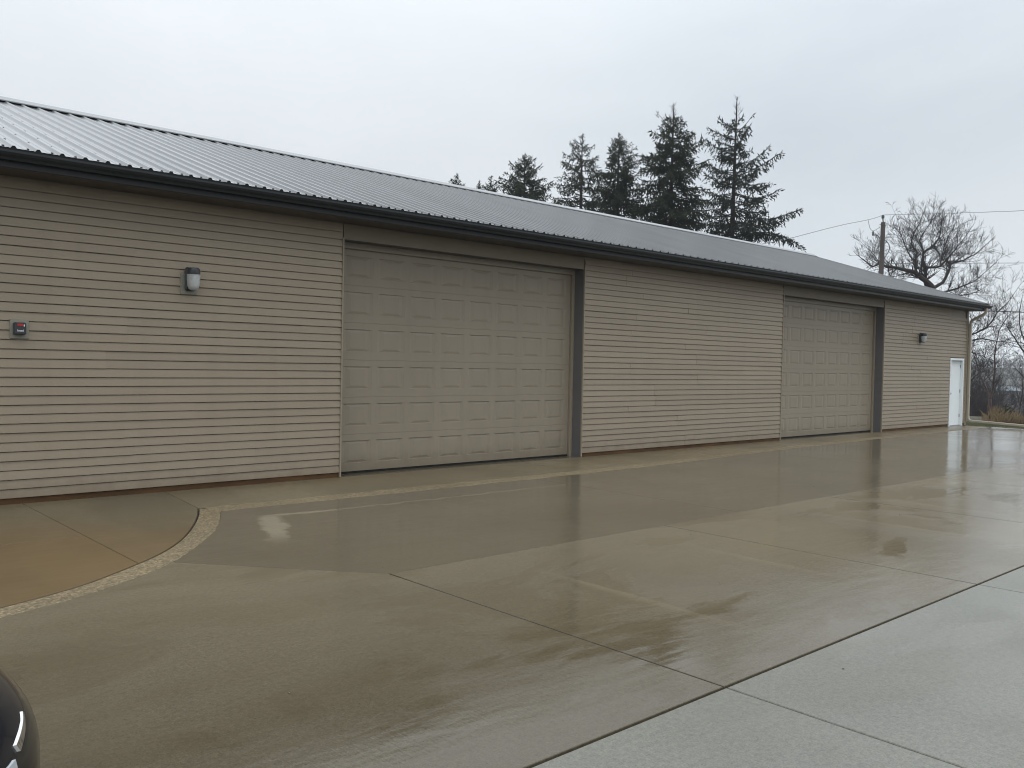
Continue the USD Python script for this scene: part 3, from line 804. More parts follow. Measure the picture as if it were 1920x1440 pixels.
ds = folder('downspout', bld)
DX, DYD = XR + 0.02, -0.075
v, f = strap_tube([(DX, GY - 0.045, 3.582), (DX, GY - 0.045, 3.50), (DX, GY - 0.025, 3.44), (DX, GY + 0.06, 3.37), (DX, DYD - 0.06, 3.24), (DX, DYD - 0.012, 3.19), (DX, DYD, 3.12), (DX, DYD, 1.6), (DX, DYD, 0.30)], 0.098, 0.075, (1, 0, 0))
obj('drop_pipe', (v, f), M['downspout'], ds, smooth=40)
pe = np.array([DX + 0.13, -2.10, 0.055])
v, f = strap_tube([(DX, DYD, 0.32), (DX, DYD - 0.004, 0.22), (DX, DYD - 0.035, 0.155), (DX + 0.005, DYD - 0.10, 0.128), (DX + 0.02, DYD - 0.5, 0.115), tuple(pe)], 0.10, 0.078, (1, 0.02, 0))
obj('ground_pipe', (v, f), M['downspout'], ds, smooth=40)
for z in (0.9, 2.6):
    obj('strap', MB().box(DX - 0.055, DX + 0.055, DYD - 0.042, -0.027, z, z + 0.03).get(), M['downspout'], ds)

# ------------------------------------------------------------------ wall lamps and keypad
def lamp_parts(t):
    obj('mounting_block', rbox(-0.108, 0.095, -0.034, -0.005, -0.165, 0.085, 0.008), M['mount'], t, local=True)
    b_ = trimesh.util.concatenate([rbox(-0.066, 0.072, -0.075, -0.034, -0.120, 0.165, 0.022)])
    obj('back_housing', b_, M['black_plastic'], t, local=True)
    prof = [(0.0, 0.0), (0.080, 0.0), (0.082, 0.02), (0.078, 0.060), (0.064, 0.078), (0.0, 0.084)]
    hood = trimesh.creation.revolve(prof, sections=20)
    hood.apply_scale([0.95, 1.0, 1.0]); hood.apply_translation([0.005, -0.140, 0.075])
    obj('hood', hood, M['black_plastic'], t, smooth=35, local=True)
    prof = [(0.0, -0.195), (0.030, -0.190), (0.056, -0.172), (0.070, -0.135), (0.076, -0.06), (0.076, 0.0), (0.0, 0.0)]
    jar = trimesh.creation.revolve(prof, sections=20)
    jar.apply_translation([0.005, -0.140, 0.074])
    obj('glass_jar', jar, M['frosted'], t, smooth=50, local=True)
    obj('neck', MB().box(-0.045, 0.065, -0.140, -0.074, 0.08, 0.145).get(), M['black_plastic'], t, local=True)


LAMPS = 'outdoor lamps on the beige wall'
lamp = thing('wall_lamp', 'black and frosted glass jar lamp on the siding left of the first garage door', 'wall lamp', (4.215, 0, 2.545), LAMPS)
lamp_parts(lamp)
p2 = '/World/' + numbered('/World', 'wall_lamp')
x2 = UsdGeom.Xform.Define(stage, p2)
x2.AddTranslateOp().Set(Gf.Vec3d(24.99, 0, 2.545))
x2.GetPrim().GetReferences().AddInternalReference(lamp.GetPath())
x2.GetPrim().SetInstanceable(True)
tag(x2.GetPrim(), 'small far lamp between the second garage door and the white entry door', 'wall lamp', LAMPS)

kp = thing('door_keypad', 'small black keypad box with red and white print on a grey block', 'keypad', (2.376, 0, 1.89))
obj('mounting_block', rbox(-0.092, 0.092, -0.035, -0.004, -0.105, 0.105, 0.006), M['mount'], kp, local=True)
obj('case', rbox(-0.066, 0.052, -0.095, -0.035, -0.062, 0.068, 0.010), M['black_plastic'], kp, local=True)
obj('red_panel', MB().box(-0.034, 0.022, -0.0972, -0.0945, 0.030, 0.056).get(), M['red'], kp, local=True)
obj('white_mark', MB().box(0.027, 0.038, -0.0972, -0.0945, 0.026, 0.046).get(), M['print'], kp, local=True)
tx = meshkit.text_mesh('load', 0.020, 0.002, bold=True)
tv = np.array(tx.vertices); w_ = np.ptp(tv[:, 0])
tv = np.column_stack([(tv[:, 0] - tv[:, 0].min()) * 0.064 / w_ - 0.036, -0.0947 - tv[:, 2] - 0.0002, tv[:, 1] - 0.028])
obj('lettering', (tv, np.array(tx.faces)[:, ::-1]), M['print'], kp, local=True)

# ------------------------------------------------------------------ trees
def spruce(name, label, top_px, depth, crown, seed, bare=0.0, density=1.0, needles='needles', explicit=(), lean=0.0, droop=0.25, whorl=0.34, group='spruces behind the building', base_half=2.6):
    """crown: (metres below the top, half width) pairs; explicit: (start px, tip px, depth shift, first needle fraction)."""
    rnd = np.random.default_rng(seed)
    top = at(*top_px, depth)
    gz = float(terrain(top[0], top[1]))
    H = top[2] - gz
    base = np.array([top[0] - lean, top[1] + lean * 0.3, gz])
    t = thing(name, label, 'tree', tuple(base), group)
    zs = np.linspace(0, 1, 14)
    wig = np.column_stack([0.05 * np.sin(zs * 9 + seed), 0.05 * np.cos(zs * 7 + seed), 0 * zs])
    axis_ = base + (top - base) * zs[:, None] + wig * (1 - zs[:, None])
    rad = (0.016 * H) * (1 - zs) ** 0.9 + 0.012
    obj('trunk', MB().tube(axis_, rad, 8).get(), M['spruce_bark'], t, smooth=True)

    def trunk_at(h):
        k = (h / H)
        return np.array([np.interp(k, zs, axis_[:, i]) for i in range(3)])
    limb, leaf_v, leaf_n = MB(), [], 0
    cone_v, size = [], [1.0]
    cd, cw = np.array([c[0] for c in crown]), np.array([c[1] for c in crown])

    def spray(p, d, ln, wd):
        """A flat spray of needles from p along d: a thin kite."""
        ln, wd = ln * size[0], wd * size[0]
        d = d / (np.linalg.norm(d) + 1e-9)
        s = np.cross(d, rnd.normal(size=3)); s /= np.linalg.norm(s) + 1e-9
        leaf_v.extend([p, p + d * ln * 0.4 + s * wd, p + d * ln, p + d * ln * 0.35 - s * wd])

    def branch(p0, p1, r0, first, dens, sag):
        L_ = np.linalg.norm(p1 - p0)
        n = max(5, int(L_ / 0.22))
        u = np.linspace(0, 1, n)
        pts = p0 + (p1 - p0) * u[:, None]
        pts[:, 2] -= sag * L_ * np.sin(u * np.pi) * (0.8 + 0.2 * u)
        pts += np.cumsum(rnd.normal(0, 0.014, (n, 3)), 0) * u[:, None]
        limb.tube(pts, r0 * (1 - u * 0.85) + 0.003, 4, caps=False)
        d0 = (p1 - p0) / (L_ + 1e-9)
        side = np.cross(d0, [0, 0, 1]); side /= np.linalg.norm(side) + 1e-9
        step = 0.075 / dens
        for q in np.arange(first * L_, L_ * 1.0, step):
            k = q / L_
            if rnd.random() < 0.10 + 0.25 * max(0, 0.5 - k):
                continue
            c = np.array([np.interp(k, u, pts[:, i]) for i in range(3)])
            tw = (0.45 + 0.55 * size[0]) * (0.16 + 0.34 * min(1, (1 - k) * 1.9 + 0.15)) * min(1.0, 0.35 + L_ * 0.33) * rnd.uniform(0.55, 1.2)
            for sg in (-1, 1):
                if rnd.random() < 0.15:
                    continue
                dv = side * sg * rnd.uniform(0.5, 1.0) + d0 * rnd.uniform(0.3, 0.9) + np.array([0, 0, -rnd.uniform(0.35, 1.5)])
                dv /= np.linalg.norm(dv)
                ns = max(2, int(tw / 0.085))
                for e in range(ns):
                    b0 = c + dv * tw * (e / ns)
                    b0 = b0 + np.array([0, 0, -0.10 * (e / ns) ** 2])
                    spray(b0, dv + rnd.normal(0, 0.55, 3) + [0, 0, -0.2], rnd.uniform(0.15, 0.28), rnd.uniform(0.022, 0.042))
            for e in range(2):
                spray(c, d0 + rnd.normal(0, 0.5, 3) + [0, 0, 0.25], rnd.uniform(0.14, 0.26), rnd.uniform(0.020, 0.038))
            if rnd.random() < 0.012 * dens:
                cone_v.append(c + [0, 0, -0.1])

    h = H - 0.18
    ph = rnd.uniform(0, 6.28)
    while h > 0.8:
        dd = H - h
        hw = np.interp(dd, cd, cw) if dd <= cd[-1] else min(cw[-1] + (dd - cd[-1]) * 0.12, base_half)
        nb = 5 if dd < 2 else 6
        if h < 4.0:
            nb = 3
        for k in range(nb):
            ph += 2.399 + rnd.normal(0, 0.2)
            if rnd.random() > min(1.0, 0.55 + 0.45 * density):
                continue
            L_ = hw * rnd.uniform(0.5, 1.28) * (0.62 + 0.38 * min(1, dd / 1.6))
            size[0] = min(1.0, 0.45 + 0.33 * dd)
            up = 0.65 if dd < 1.5 else max(-droop, 0.45 - dd * 0.12)
            hh = h + rnd.uniform(-0.12, 0.12)
            p0 = trunk_at(max(0.3, hh))
            p1 = p0 + np.array([math.cos(ph), math.sin(ph), up * rnd.uniform(0.7, 1.25)]) * L_
            if dd < bare:
                if rnd.random() < 0.75:
                    p1 = p0 + np.array([math.cos(ph), math.sin(ph), 1.1]) * L_ * 0.8
                    limb.tube([p0, (p0 + p1) / 2 + [0, 0, -0.06 * L_], p1], [0.012, 0.008, 0.004], 4, caps=False)
                    for _ in range(2):
                        q = p0 + (p1 - p0) * rnd.uniform(0.4, 0.8)
                        limb.tube([q, q + np.array([rnd.normal(0, 0.1), rnd.normal(0, 0.1), 0.15]) * 1.3], [0.006, 0.003], 3, caps=False)
                continue
            branch(p0, p1, 0.012 + 0.010 * L_, rnd.uniform(0.05, 0.3) if density > 0.8 else rnd.uniform(0.15, 0.5), (1.0 if h > 3.5 else 0.5) * min(1.25, density), 0.06)
        h -= whorl * rnd.uniform(0.75, 1.25) * (0.7 if dd < 1.5 else 1.0) * (2.0 if h < 4 else 1.0)
    size[0] = 1.0
    for (sx, sy), (tx_, ty_), dz, first, dens, *sg_ in explicit:
        branch(at(sx, sy, depth), at(tx_, ty_, depth + dz), 0.030, first, dens, sg_[0] if sg_ else 0.05)
    obj('limbs', limb.get(), M['spruce_bark'], t)
    lv = np.array(leaf_v); q = np.arange(len(lv)).reshape(-1, 4)
    obj('crown', (lv, np.vstack([q[:, [0, 1, 2]], q[:, [0, 2, 3]]])), M[needles], t)
    if cone_v:
        mb_ = MB()
        for c in cone_v:
            mb_.tube([c, c + [0, 0, -0.06], c + [0, 0, -0.13]], [0.015, 0.024, 0.008], 5)
        obj('cones', mb_.get(), M['cones'], t, kind='stuff')
    return t


T6 = [((1377, 300), (1352, 288), 0.9, 0.1, 1.1), ((1377, 310), (1412, 300), -0.9, 0.1, 1.1), ((1377, 430), (1420, 425), -1.4, 0.1, 1.3), ((1377, 425), (1345, 415), 1.2, 0.1, 1.2), ((1377, 375), (1348, 372), -1.2, 0.1, 1.2), ((1380, 250), (1412, 217), 0.8, 0.95, 0.3), ((1380, 276), (1401, 240), -0.6, 0.45, 0.8), ((1379, 326), (1444, 274), 0.9, 0.35, 0.8), ((1379, 332), (1466, 285), -0.5, 0.3, 1.1),
      ((1378, 352), (1449, 341), 1.2, 0.25, 1.2), ((1377, 388), (1457, 353), -1.0, 0.3, 1.1), ((1377, 418), (1504, 391), 0.6, 0.2, 1.35), ((1377, 422), (1470, 414), -1.0, 0.2, 1.3), ((1376, 446), (1507, 466), 0.3, 0.12, 1.4, -0.16), ((1376, 444), (1488, 452), -1.0, 0.12, 1.35, -0.10), ((1378, 365), (1430, 372), 0.8, 0.1, 1.3), ((1378, 340), (1425, 318), -0.8, 0.2, 1.2), ((1377, 395), (1440, 396), 1.0, 0.1, 1.3),
      ((1379, 262), (1328, 239), 0.6, 0.2, 0.8), ((1378, 292), (1314, 258), -0.7, 0.25, 0.8), ((1379, 242), (1346, 219), 0.5, 0.2, 0.9), ((1378, 330), (1325, 305), 0.8, 0.2, 1.0), ((1378, 352), (1322, 328), -0.9, 0.2, 1.0), ((1377, 372), (1329, 358), 0.5, 0.2, 1.0), ((1377, 408), (1338, 392), -0.6, 0.3, 0.8), ((1376, 440), (1322, 428), 0.4, 0.15, 1.1)]
spruce('spruce_tree', 'tallest thin topped spruce, rightmost behind the roof, with long lower boughs', (1382, 182), 45, [(0, 0.1), (1.2, 0.5), (2.2, 0.75), (4.0, 1.15), (6, 1.5), (8, 1.7)], 21, bare=1.15, density=0.78, needles='needles_blue', explicit=T6, lean=0.2)
spruce('spruce_tree', 'tall dense spruce with a bare twiggy tip, second from the right behind the roof', (1263, 196), 48, [(0, 0.1), (0.9, 0.5), (2, 1.1), (3.2, 1.6), (4.5, 2.0), (7, 2.5)], 22, bare=0.85, density=1.2, whorl=0.27, explicit=[((1264, 245), (1233, 212), 0.5, 0.97, 0.3), ((1264, 330), (1205, 300), 0.4, 0.2, 1.0), ((1264, 300), (1322, 262), -0.5, 0.35, 0.8), ((1264, 350), (1328, 300), 0.6, 0.3, 1.0)])
spruce('spruce_tree', 'dark pointed spruce between the densest tall one and the open paler one', (1161, 248), 50, [(0, 0.1), (0.8, 0.5), (1.6, 0.95), (2.6, 1.3), (4.2, 1.85), (6, 2.3)], 23, density=1.25, whorl=0.28, explicit=[((1161, 350), (1206, 315), 0.5, 0.2, 1.0)])
spruce('spruce_tree', 'open paler spruce with gaps between its boughs, fourth from the right', (1092, 250), 52, [(0, 0.1), (0.8, 0.5), (1.6, 1.05), (2.6, 1.4), (4.0, 1.85), (6, 2.2)], 24, density=0.78)
spruce('spruce_tree', 'broad low spruce above the roof ridge, left of the four tall ones', (984, 288), 57, [(0, 0.1), (0.8, 0.65), (1.5, 1.25), (2.8, 2.0), (4, 2.5)], 25, density=1.2, whorl=0.28)
spruce('spruce_tree', 'short spruce tip touching the left side of the broad low spruce', (921, 329), 60, [(0, 0.08), (0.8, 0.45), (1.6, 0.9), (3, 1.6)], 26, density=1.0, base_half=2.0)
spruce('spruce_tree', 'thin little spruce spire just above the ridge between two short tips', (899, 337), 63, [(0, 0.08), (0.6, 0.25), (1.0, 0.7), (2, 1.2)], 27, density=0.9, base_half=1.8)
spruce('spruce_tree', 'lone small spruce tip, leftmost above the roof ridge', (857, 324), 66, [(0, 0.1), (0.5, 0.4), (1.2, 0.75), (2.5, 1.0)], 28, density=1.0, base_half=1.8)


def grow(mb, p, d, length, r, level, rnd, wob=0.25, kids=(3, 5), up=0.15, rmin=0.004, shrink=0.62):
    n = max(3, int(length / (0.28 if level > 1 else 0.16)))
    pts, q, dd = [np.array(p, float)], np.array(p, float), np.array(d, float)
    for _ in range(n):
        dd = dd + rnd.normal(0, wob, 3) * 0.45 + np.array([0, 0, up * 0.25])
        dd /= np.linalg.norm(dd)
        q = q + dd * length / n
        pts.append(q)
    pts = np.array(pts)
    u = np.linspace(0, 1, len(pts))
    rr = np.maximum(r * (1 - 0.75 * u), rmin)
    mb.tube(pts, rr, 6 if r > 0.05 else 4 if r > 0.012 else 3, caps=False)
    if level <= 0:
        return
    for _ in range(rnd.integers(*kids) + (1 if level == 1 else 0)):
        k = rnd.uniform(0.2, 1.0)
        c = np.array([np.interp(k, u, pts[:, i]) for i in range(3)])
        i = min(int(k * n), n - 1)
        t = pts[i + 1] - pts[i]; t /= np.linalg.norm(t)
        s = rnd.normal(size=3); s -= (s @ t) * t; s /= np.linalg.norm(s)
        nd = t * rnd.uniform(0.5, 1.0) + s * rnd.uniform(0.5, 0.95) + [0, 0, up]
        grow(mb, c, nd / np.linalg.norm(nd), length * shrink * rnd.uniform(0.6, 1.1), max(np.interp(k, u, rr) * 0.55, rmin), level - 1, rnd, wob, kids, up, rmin, shrink)


def bare_tree(name, label, base, limbs, seed, mat='bark', depth=54, twig_len=1.6, lvl=3, r0=0.2, group=None, spread=1.2, kids=(3, 5), trunk_px=None, rmin=0.004, per=6, up=0.2):
    """limbs: polylines of pixels of the main limbs, each with its start radius; they spread in depth too."""
    rnd = np.random.default_rng(seed)
    t = thing(name, label, 'tree', tuple(base), group)
    mb_, tw = MB(), MB()
    if trunk_px is not None:
        fork = at(*trunk_px, depth)
        k = np.linspace(0, 1, 6)[:, None]
        pts = base + (fork - base) * k + rnd.normal(0, 0.02, (6, 3))
        pts[0], pts[-1] = base, fork
        obj('trunk', MB().tube(pts, np.linspace(r0 * 1.25, r0, 6), 9).get(), M[mat], t, smooth=True)
    for pl, ra, rb, dz in limbs:
        n = len(pl)
        dps = depth + np.linspace(0, dz, n) * spread
        pts = np.array([at(x, y, d) for (x, y), d in zip(pl, dps)])
        ls = np.concatenate([[0], np.cumsum(np.linalg.norm(np.diff(pts, axis=0), axis=1))])
        q = np.linspace(0, ls[-1], max(4, int(ls[-1] / 0.25)))
        P = np.column_stack([np.interp(q, ls, pts[:, i]) for i in range(3)]) + np.cumsum(rnd.normal(0, 0.012, (len(q), 3)), 0) * (q[:, None] > 0)
        rr = np.linspace(ra * 0.88, rb * 0.88, len(q))
        mb_.tube(P, rr, 6, caps=False)
        ntw = int(ls[-1] * per) + 2
        for _ in range(ntw):
            k = rnd.uniform(0.12, 1.0)
            i = min(int(k * (len(P) - 1)), len(P) - 2)
            tt = P[i + 1] - P[i]; tt /= np.linalg.norm(tt) + 1e-9
            s = rnd.normal(size=3); s -= (s @ tt) * tt; s /= np.linalg.norm(s)
            nd = tt * rnd.uniform(0.2, 0.9) + s * 0.8 + [0, 0, up]
            grow(tw, P[i], nd / np.linalg.norm(nd), twig_len * rnd.uniform(0.5, 1.15), max(rr[i] * 0.36, rmin * 1.6), lvl - 1, rnd, wob=0.17, kids=kids, rmin=rmin, up=up)
        grow(tw, P[-1], (P[-1] - P[-2]) / (np.linalg.norm(P[-1] - P[-2]) + 1e-9), twig_len, max(rb, rmin), lvl - 1, rnd, wob=0.17, kids=kids, rmin=rmin, up=up)
    obj('limbs', mb_.get(), M[mat], t, smooth=True)
    obj('crown', tw.get(), M['twig'], t)
    return t


A = [([(1750, 541), (1736, 526), (1727, 520), (1717, 510), (1695, 505), (1682, 501), (1664, 498), (1650, 494), (1637, 500), (1628, 491)], 0.20, 0.04, -1.2),
     ([(1751, 542), (1734, 533), (1735, 518), (1736, 501), (1730, 492), (1732, 473), (1740, 469), (1750, 463), (1761, 445), (1764, 425)], 0.17, 0.03, 0.8),
     ([(1717, 510), (1716, 494), (1717, 479), (1721, 473), (1712, 465), (1709, 453), (1717, 430), (1724, 419), (1730, 404)], 0.10, 0.02, 1.0),
     ([(1736, 502), (1750, 501), (1762, 500), (1778, 482), (1792, 466), (1807, 446)], 0.10, 0.02, -0.8),
     ([(1751, 540), (1770, 530), (1781, 508), (1780, 491), (1782, 495), (1807, 488), (1827, 476), (1846, 459)], 0.12, 0.02, 1.3),
     ([(1753, 545), (1766, 548), (1794, 540), (1826, 526), (1853, 501)], 0.09, 0.015, -1.5),
     ([(1756, 552), (1790, 556), (1822, 552), (1846, 542)], 0.08, 0.015, 1.8),
     ([(1716, 494), (1700, 470), (1690, 440), (1684, 412)], 0.05, 0.012, 1.6),
     ([(1732, 473), (1722, 450), (1736, 425), (1748, 408)], 0.06, 0.012, -1.8),
     ([(1762, 500), (1768, 470), (1778, 440), (1790, 420)], 0.05, 0.012, 2.2),
     ([(1664, 498), (1668, 516), (1672, 525), (1680, 540)], 0.05, 0.012, 1.2),
     ([(1650, 494), (1640, 480), (1632, 470), (1622, 462)], 0.04, 0.01, -1.0)]
fork = at(1752, 550, 54)
bare_tree('bare_tree', 'wide leafless tree behind the utility pole and the far roof end', np.array([fork[0] + 0.2, fork[1], terrain(fork[0], fork[1])]), A, 41, depth=54, twig_len=1.15, lvl=3, r0=0.26, trunk_px=(1752, 546), per=8, rmin=0.0062, up=0.22)

# behind the corner: a tree whose limbs reach out to the right of the downspout
b0 = at(1796, 700, 43)
bare_tree('bare_tree', 'leafless tree behind the building corner with limbs reaching right past the downspout', np.array([b0[0], b0[1], terrain(b0[0], b0[1])]),
          [([(1796, 650), (1819, 629), (1840, 620), (1855, 610), (1863, 599), (1871, 586), (1889, 569), (1900, 552)], 0.07, 0.012, -1.0),
           ([(1796, 660), (1819, 639), (1842, 633), (1867, 638), (1886, 640), (1904, 645)], 0.06, 0.01, 1.2),
           ([(1840, 620), (1858, 612), (1873, 611), (1880, 604)], 0.03, 0.008, 1.2),
           ([(1796, 640), (1822, 660), (1845, 668), (1862, 676)], 0.04, 0.008, 0.9)], 42, depth=43, twig_len=1.1, lvl=3, r0=0.12, trunk_px=(1796, 640), per=4, rmin=0.0045)
# the forked sapling
sb = at(1856, 789, 35)
bare_tree('sapling', 'thin forked leafless sapling with reddish stem standing at the edge of the grass', np.array([sb[0], sb[1], terrain(sb[0], sb[1])]),
          [([(1856, 746), (1850, 733), (1843, 718), (1837, 702), (1831, 684), (1822, 655), (1815, 640)], 0.045, 0.010, 0.6),
           ([(1857, 746), (1861, 722), (1862, 700), (1862, 672), (1865, 645), (1868, 632), (1872, 618), (1878, 606)], 0.055, 0.018, -0.3),
           ([(1868, 632), (1862, 612), (1860, 590), (1858, 568)], 0.015, 0.005, 0.5),
           ([(1866, 680), (1878, 672), (1890, 660)], 0.015, 0.005, -0.5), ([(1860, 690), (1845, 678), (1835, 660)], 0.012, 0.005, 0.5)], 43, mat='bark_red', depth=35, twig_len=0.85, lvl=3, r0=0.07, trunk_px=(1856, 748), per=4, rmin=0.0035)
sb = at(1893, 800, 36)
bare_tree('sapling', 'slender leafless sapling at the right edge beside the dry weeds', np.array([sb[0], sb[1], terrain(sb[0], sb[1])]),
          [([(1912, 765), (1910, 745), (1906, 726), (1898, 712)], 0.03, 0.008, 0.5), ([(1912, 765), (1916, 740), (1918, 715), (1914, 695)], 0.03, 0.008, -0.6)], 47, mat='bark', depth=37, twig_len=0.7, lvl=3, r0=0.04, trunk_px=(1912, 762), per=4, rmin=0.0035)
# right of the frame, its limbs come in
sb = at(1952, 780, 38)
bare_tree('bare_tree', 'leafless tree at the right edge of the view with limbs leaning in', np.array([sb[0], sb[1], terrain(sb[0], sb[1])]),
          [([(1950, 712), (1936, 680), (1920, 658), (1910, 643), (1897, 622), (1889, 609), (1881, 604)], 0.06, 0.012, -0.6),
           ([(1950, 690), (1930, 652), (1920, 635), (1914, 622), (1911, 607), (1911, 585), (1915, 562)], 0.06, 0.012, 0.9),
           ([(1948, 740), (1930, 720), (1912, 700), (1902, 690), (1894, 676)], 0.04, 0.008, 0.6), ([(1950, 690), (1960, 650), (1956, 610), (1962, 570)], 0.06, 0.012, 0.0)], 44, depth=38, twig_len=1.0, lvl=3, r0=0.11, trunk_px=(1950, 715), per=4, rmin=0.004)
# dark little cedar stump in the weeds
sh = at(1888, 786, 33.5)
rnd = np.random.default_rng(8)
t = thing('shrub', 'small dark spiky shrub standing in the tan weeds', 'shrub', (sh[0], sh[1], float(terrain(sh[0], sh[1]))))
mb = MB(); lv = []
b_ = np.array([sh[0], sh[1], float(terrain(sh[0], sh[1]))])
for _ in range(16):
    d = np.array([rnd.normal(0, 0.35), rnd.normal(0, 0.35), rnd.uniform(0.5, 1.0)]); L_ = rnd.uniform(0.3, 0.75)
    mb.tube([b_ + [0, 0, 0.05], b_ + d * L_ * 0.5 + [0, 0, 0.08], b_ + d * L_ + [0, 0, 0.1]], [0.014, 0.009, 0.004], 4, caps=False)
    for _ in range(26):
        c = b_ + d * L_ * rnd.uniform(0.35, 1.05) + [0, 0, 0.08]; e = rnd.normal(0, 1, 3) + [0, 0, 0.5]; e /= np.linalg.norm(e); s = np.cross(e, rnd.normal(size=3)); s /= np.linalg.norm(s)
        lv += [c, c + e * 0.05 + s * 0.02, c + e * 0.13, c + e * 0.05 - s * 0.02]
obj('stems', mb.get(), M['bark'], t)
q = np.arange(len(lv)).reshape(-1, 4)
obj('foliage', (np.array(lv), np.vstack([q[:, :3], q[:, [0, 2, 3]]])), M['needles_blue'], t)

# ------------------------------------------------------------------ grit
rnd = np.random.default_rng(77)
mb = MB()
M['grit'] = paint('grit', (0.13, 0.115, 0.085), 0.6, 0.3, 30)
for _ in range(22):
    x, y = rnd.uniform(1.2, 14), rnd.uniform(-9.3, -2.2)
    if abs(y - YB) < 0.1:
        continue
    st = trimesh.creation.icosphere(1, rnd.uniform(0.003, 0.006)); st.apply_scale([rnd.uniform(0.8, 1.6), rnd.uniform(0.8, 1.4), 0.7]); st.apply_translation([x, y, 0.003])
    mb.mesh(st)
obj('grit', mb.get(), M['grit'], kind='stuff', label='scattered pale bits of grit on the wet slabs', cat='grit')

# ------------------------------------------------------------------ grass and weeds beside the slab
def blades(pts, hlo, hhi, w, rnd, bend=0.35, per=1):
    V = []
    P_ = np.array(pts)
    tall = np.clip((meshkit.fbm(np.column_stack([P_ * 1.3, 0 * P_[:, :1]]), 3, 4) - 0.25) * 2.2, 0.3, 1.35) if hhi > 0.2 else np.ones(len(P_))
    for (x, y), tl, z in zip(pts, tall, terrain(P_[:, 0], P_[:, 1]) - 0.01):
        for _ in range(per):
            h = rnd.uniform(hlo, hhi) * tl; a = rnd.uniform(0, 6.28)
            d = np.array([math.cos(a), math.sin(a), 0]); s = np.array([-d[1], d[0], 0]) * w * rnd.uniform(0.6, 1.3)
            b_ = np.array([x + rnd.normal(0, 0.04), y + rnd.normal(0, 0.04), z]); bd = bend * h * rnd.uniform(0.2, 1.2)
            V += [b_ - s, b_ + s, b_ + d * bd * 0.4 + [0, 0, h * 0.62] + s * 0.6, b_ + d * bd + [0, 0, h]]
    V = np.array(V); q = np.arange(len(V)).reshape(-1, 4)
    return V, np.vstack([q[:, [0, 1, 2]], q[:, [0, 2, 3]]])


rnd = np.random.default_rng(5)
pts = [(rnd.uniform(PAD_X + 0.02, 34.5), rnd.uniform(-9, 0.5)) for _ in range(9000)] + [(rnd.uniform(28.7, 36), rnd.uniform(0, 5)) for _ in range(4000)]
obj('lawn', blades(pts, 0.03, 0.09, 0.006, rnd, per=2), M['grass'], kind='stuff', label='short damp grass along the end of the concrete', cat='grass')
pts = []
while len(pts) < 2600:
    px, dp = rnd.uniform(1840, 2080), rnd.uniform(30.5, 38)
    if px < 1868 and rnd.random() < 0.85:
        continue
    p = at(px, 780, dp)
    if meshkit.fbm(np.array([p[0] * 0.7, p[1] * 0.7, 0.0]), 3, 9) > 0.47:
        pts.append((p[0], p[1]))
obj('dry_weeds', blades(pts, 0.15, 0.62, 0.005, rnd, bend=0.6, per=3), M['weeds'], kind='stuff', label='tall tan dry weeds beyond the grass at the right edge', cat='weeds')

# ------------------------------------------------------------------ far woods
protos_path = '/World/woods'
pi = UsdGeom.PointInstancer.Define(stage, protos_path)
tag(pi.GetPrim(), 'hazy leafless woods covering the far hillside and valley', 'woods', kind='stuff')
paths = []
for k in range(4):
    rnd = np.random.default_rng(70 + k)
    mb = MB()
    H = [9.0, 7.0, 10.0, 4.0][k]
    if k == 3:     # brush
        for _ in range(12):
            a = rnd.uniform(0, 6.28)
            grow(mb, (rnd.normal(0, 0.4), rnd.normal(0, 0.4), 0), (0.45 * math.cos(a), 0.45 * math.sin(a), 1), rnd.uniform(1.6, 3.2), 0.03, 2, rnd, kids=(3, 5), rmin=0.008)
    else:
        grow(mb, (0, 0, 0), (0, 0, 1), H * 0.62, 0.14, 3, rnd, wob=0.10, kids=(5, 8), up=0.12, rmin=0.010, shrink=0.55)
    p_ = f'{protos_path}/protos/tree_{k:03d}'
    pr = usdkit.mesh(stage, p_, mb.get(), M['twig'])
    paths.append(p_)
rel = pi.CreatePrototypesRel()
for p_ in paths:
    rel.AddTarget(p_)
rnd = np.random.default_rng(99)
pos, ids, ori, scl = [], [], [], []


def put(px, dp, k, s):
    p = at(px, 700, dp)
    pos.append((p[0], p[1], float(terrain(p[0], p[1])) - 0.1)); ids.append(k); scl.append((s, s, s * rnd.uniform(0.85, 1.15)))
    a = rnd.uniform(0, math.pi)
    ori.append(Gf.Quath(math.cos(a), 0, 0, math.sin(a)))


for _ in range(1500):
    put(rnd.uniform(1600, 2200), 200 + 720 * rnd.random() ** 0.8, int(rnd.integers(0, 3)), rnd.uniform(0.8, 1.25))
for _ in range(260):
    px = rnd.uniform(1740, 2100)
    if px > 1862 and rnd.random() < 0.65:
        continue
    put(px, rnd.uniform(62, 130), int(rnd.choice([3, 3, 1])), rnd.uniform(0.6, 1.0) * (0.75 if px > 1862 else 1.0))
for _ in range(46):
    put(rnd.uniform(1770, 1852), rnd.uniform(48, 75), int(rnd.choice([1, 3, 3])), rnd.uniform(0.6, 0.95))
pi.CreatePositionsAttr(Vt.Vec3fArray([Gf.Vec3f(*p) for p in pos]))
pi.CreateProtoIndicesAttr(Vt.IntArray(ids))
pi.CreateOrientationsAttr(Vt.QuathArray(ori))
pi.CreateScalesAttr(Vt.Vec3fArray([Gf.Vec3f(*s) for s in scl]))

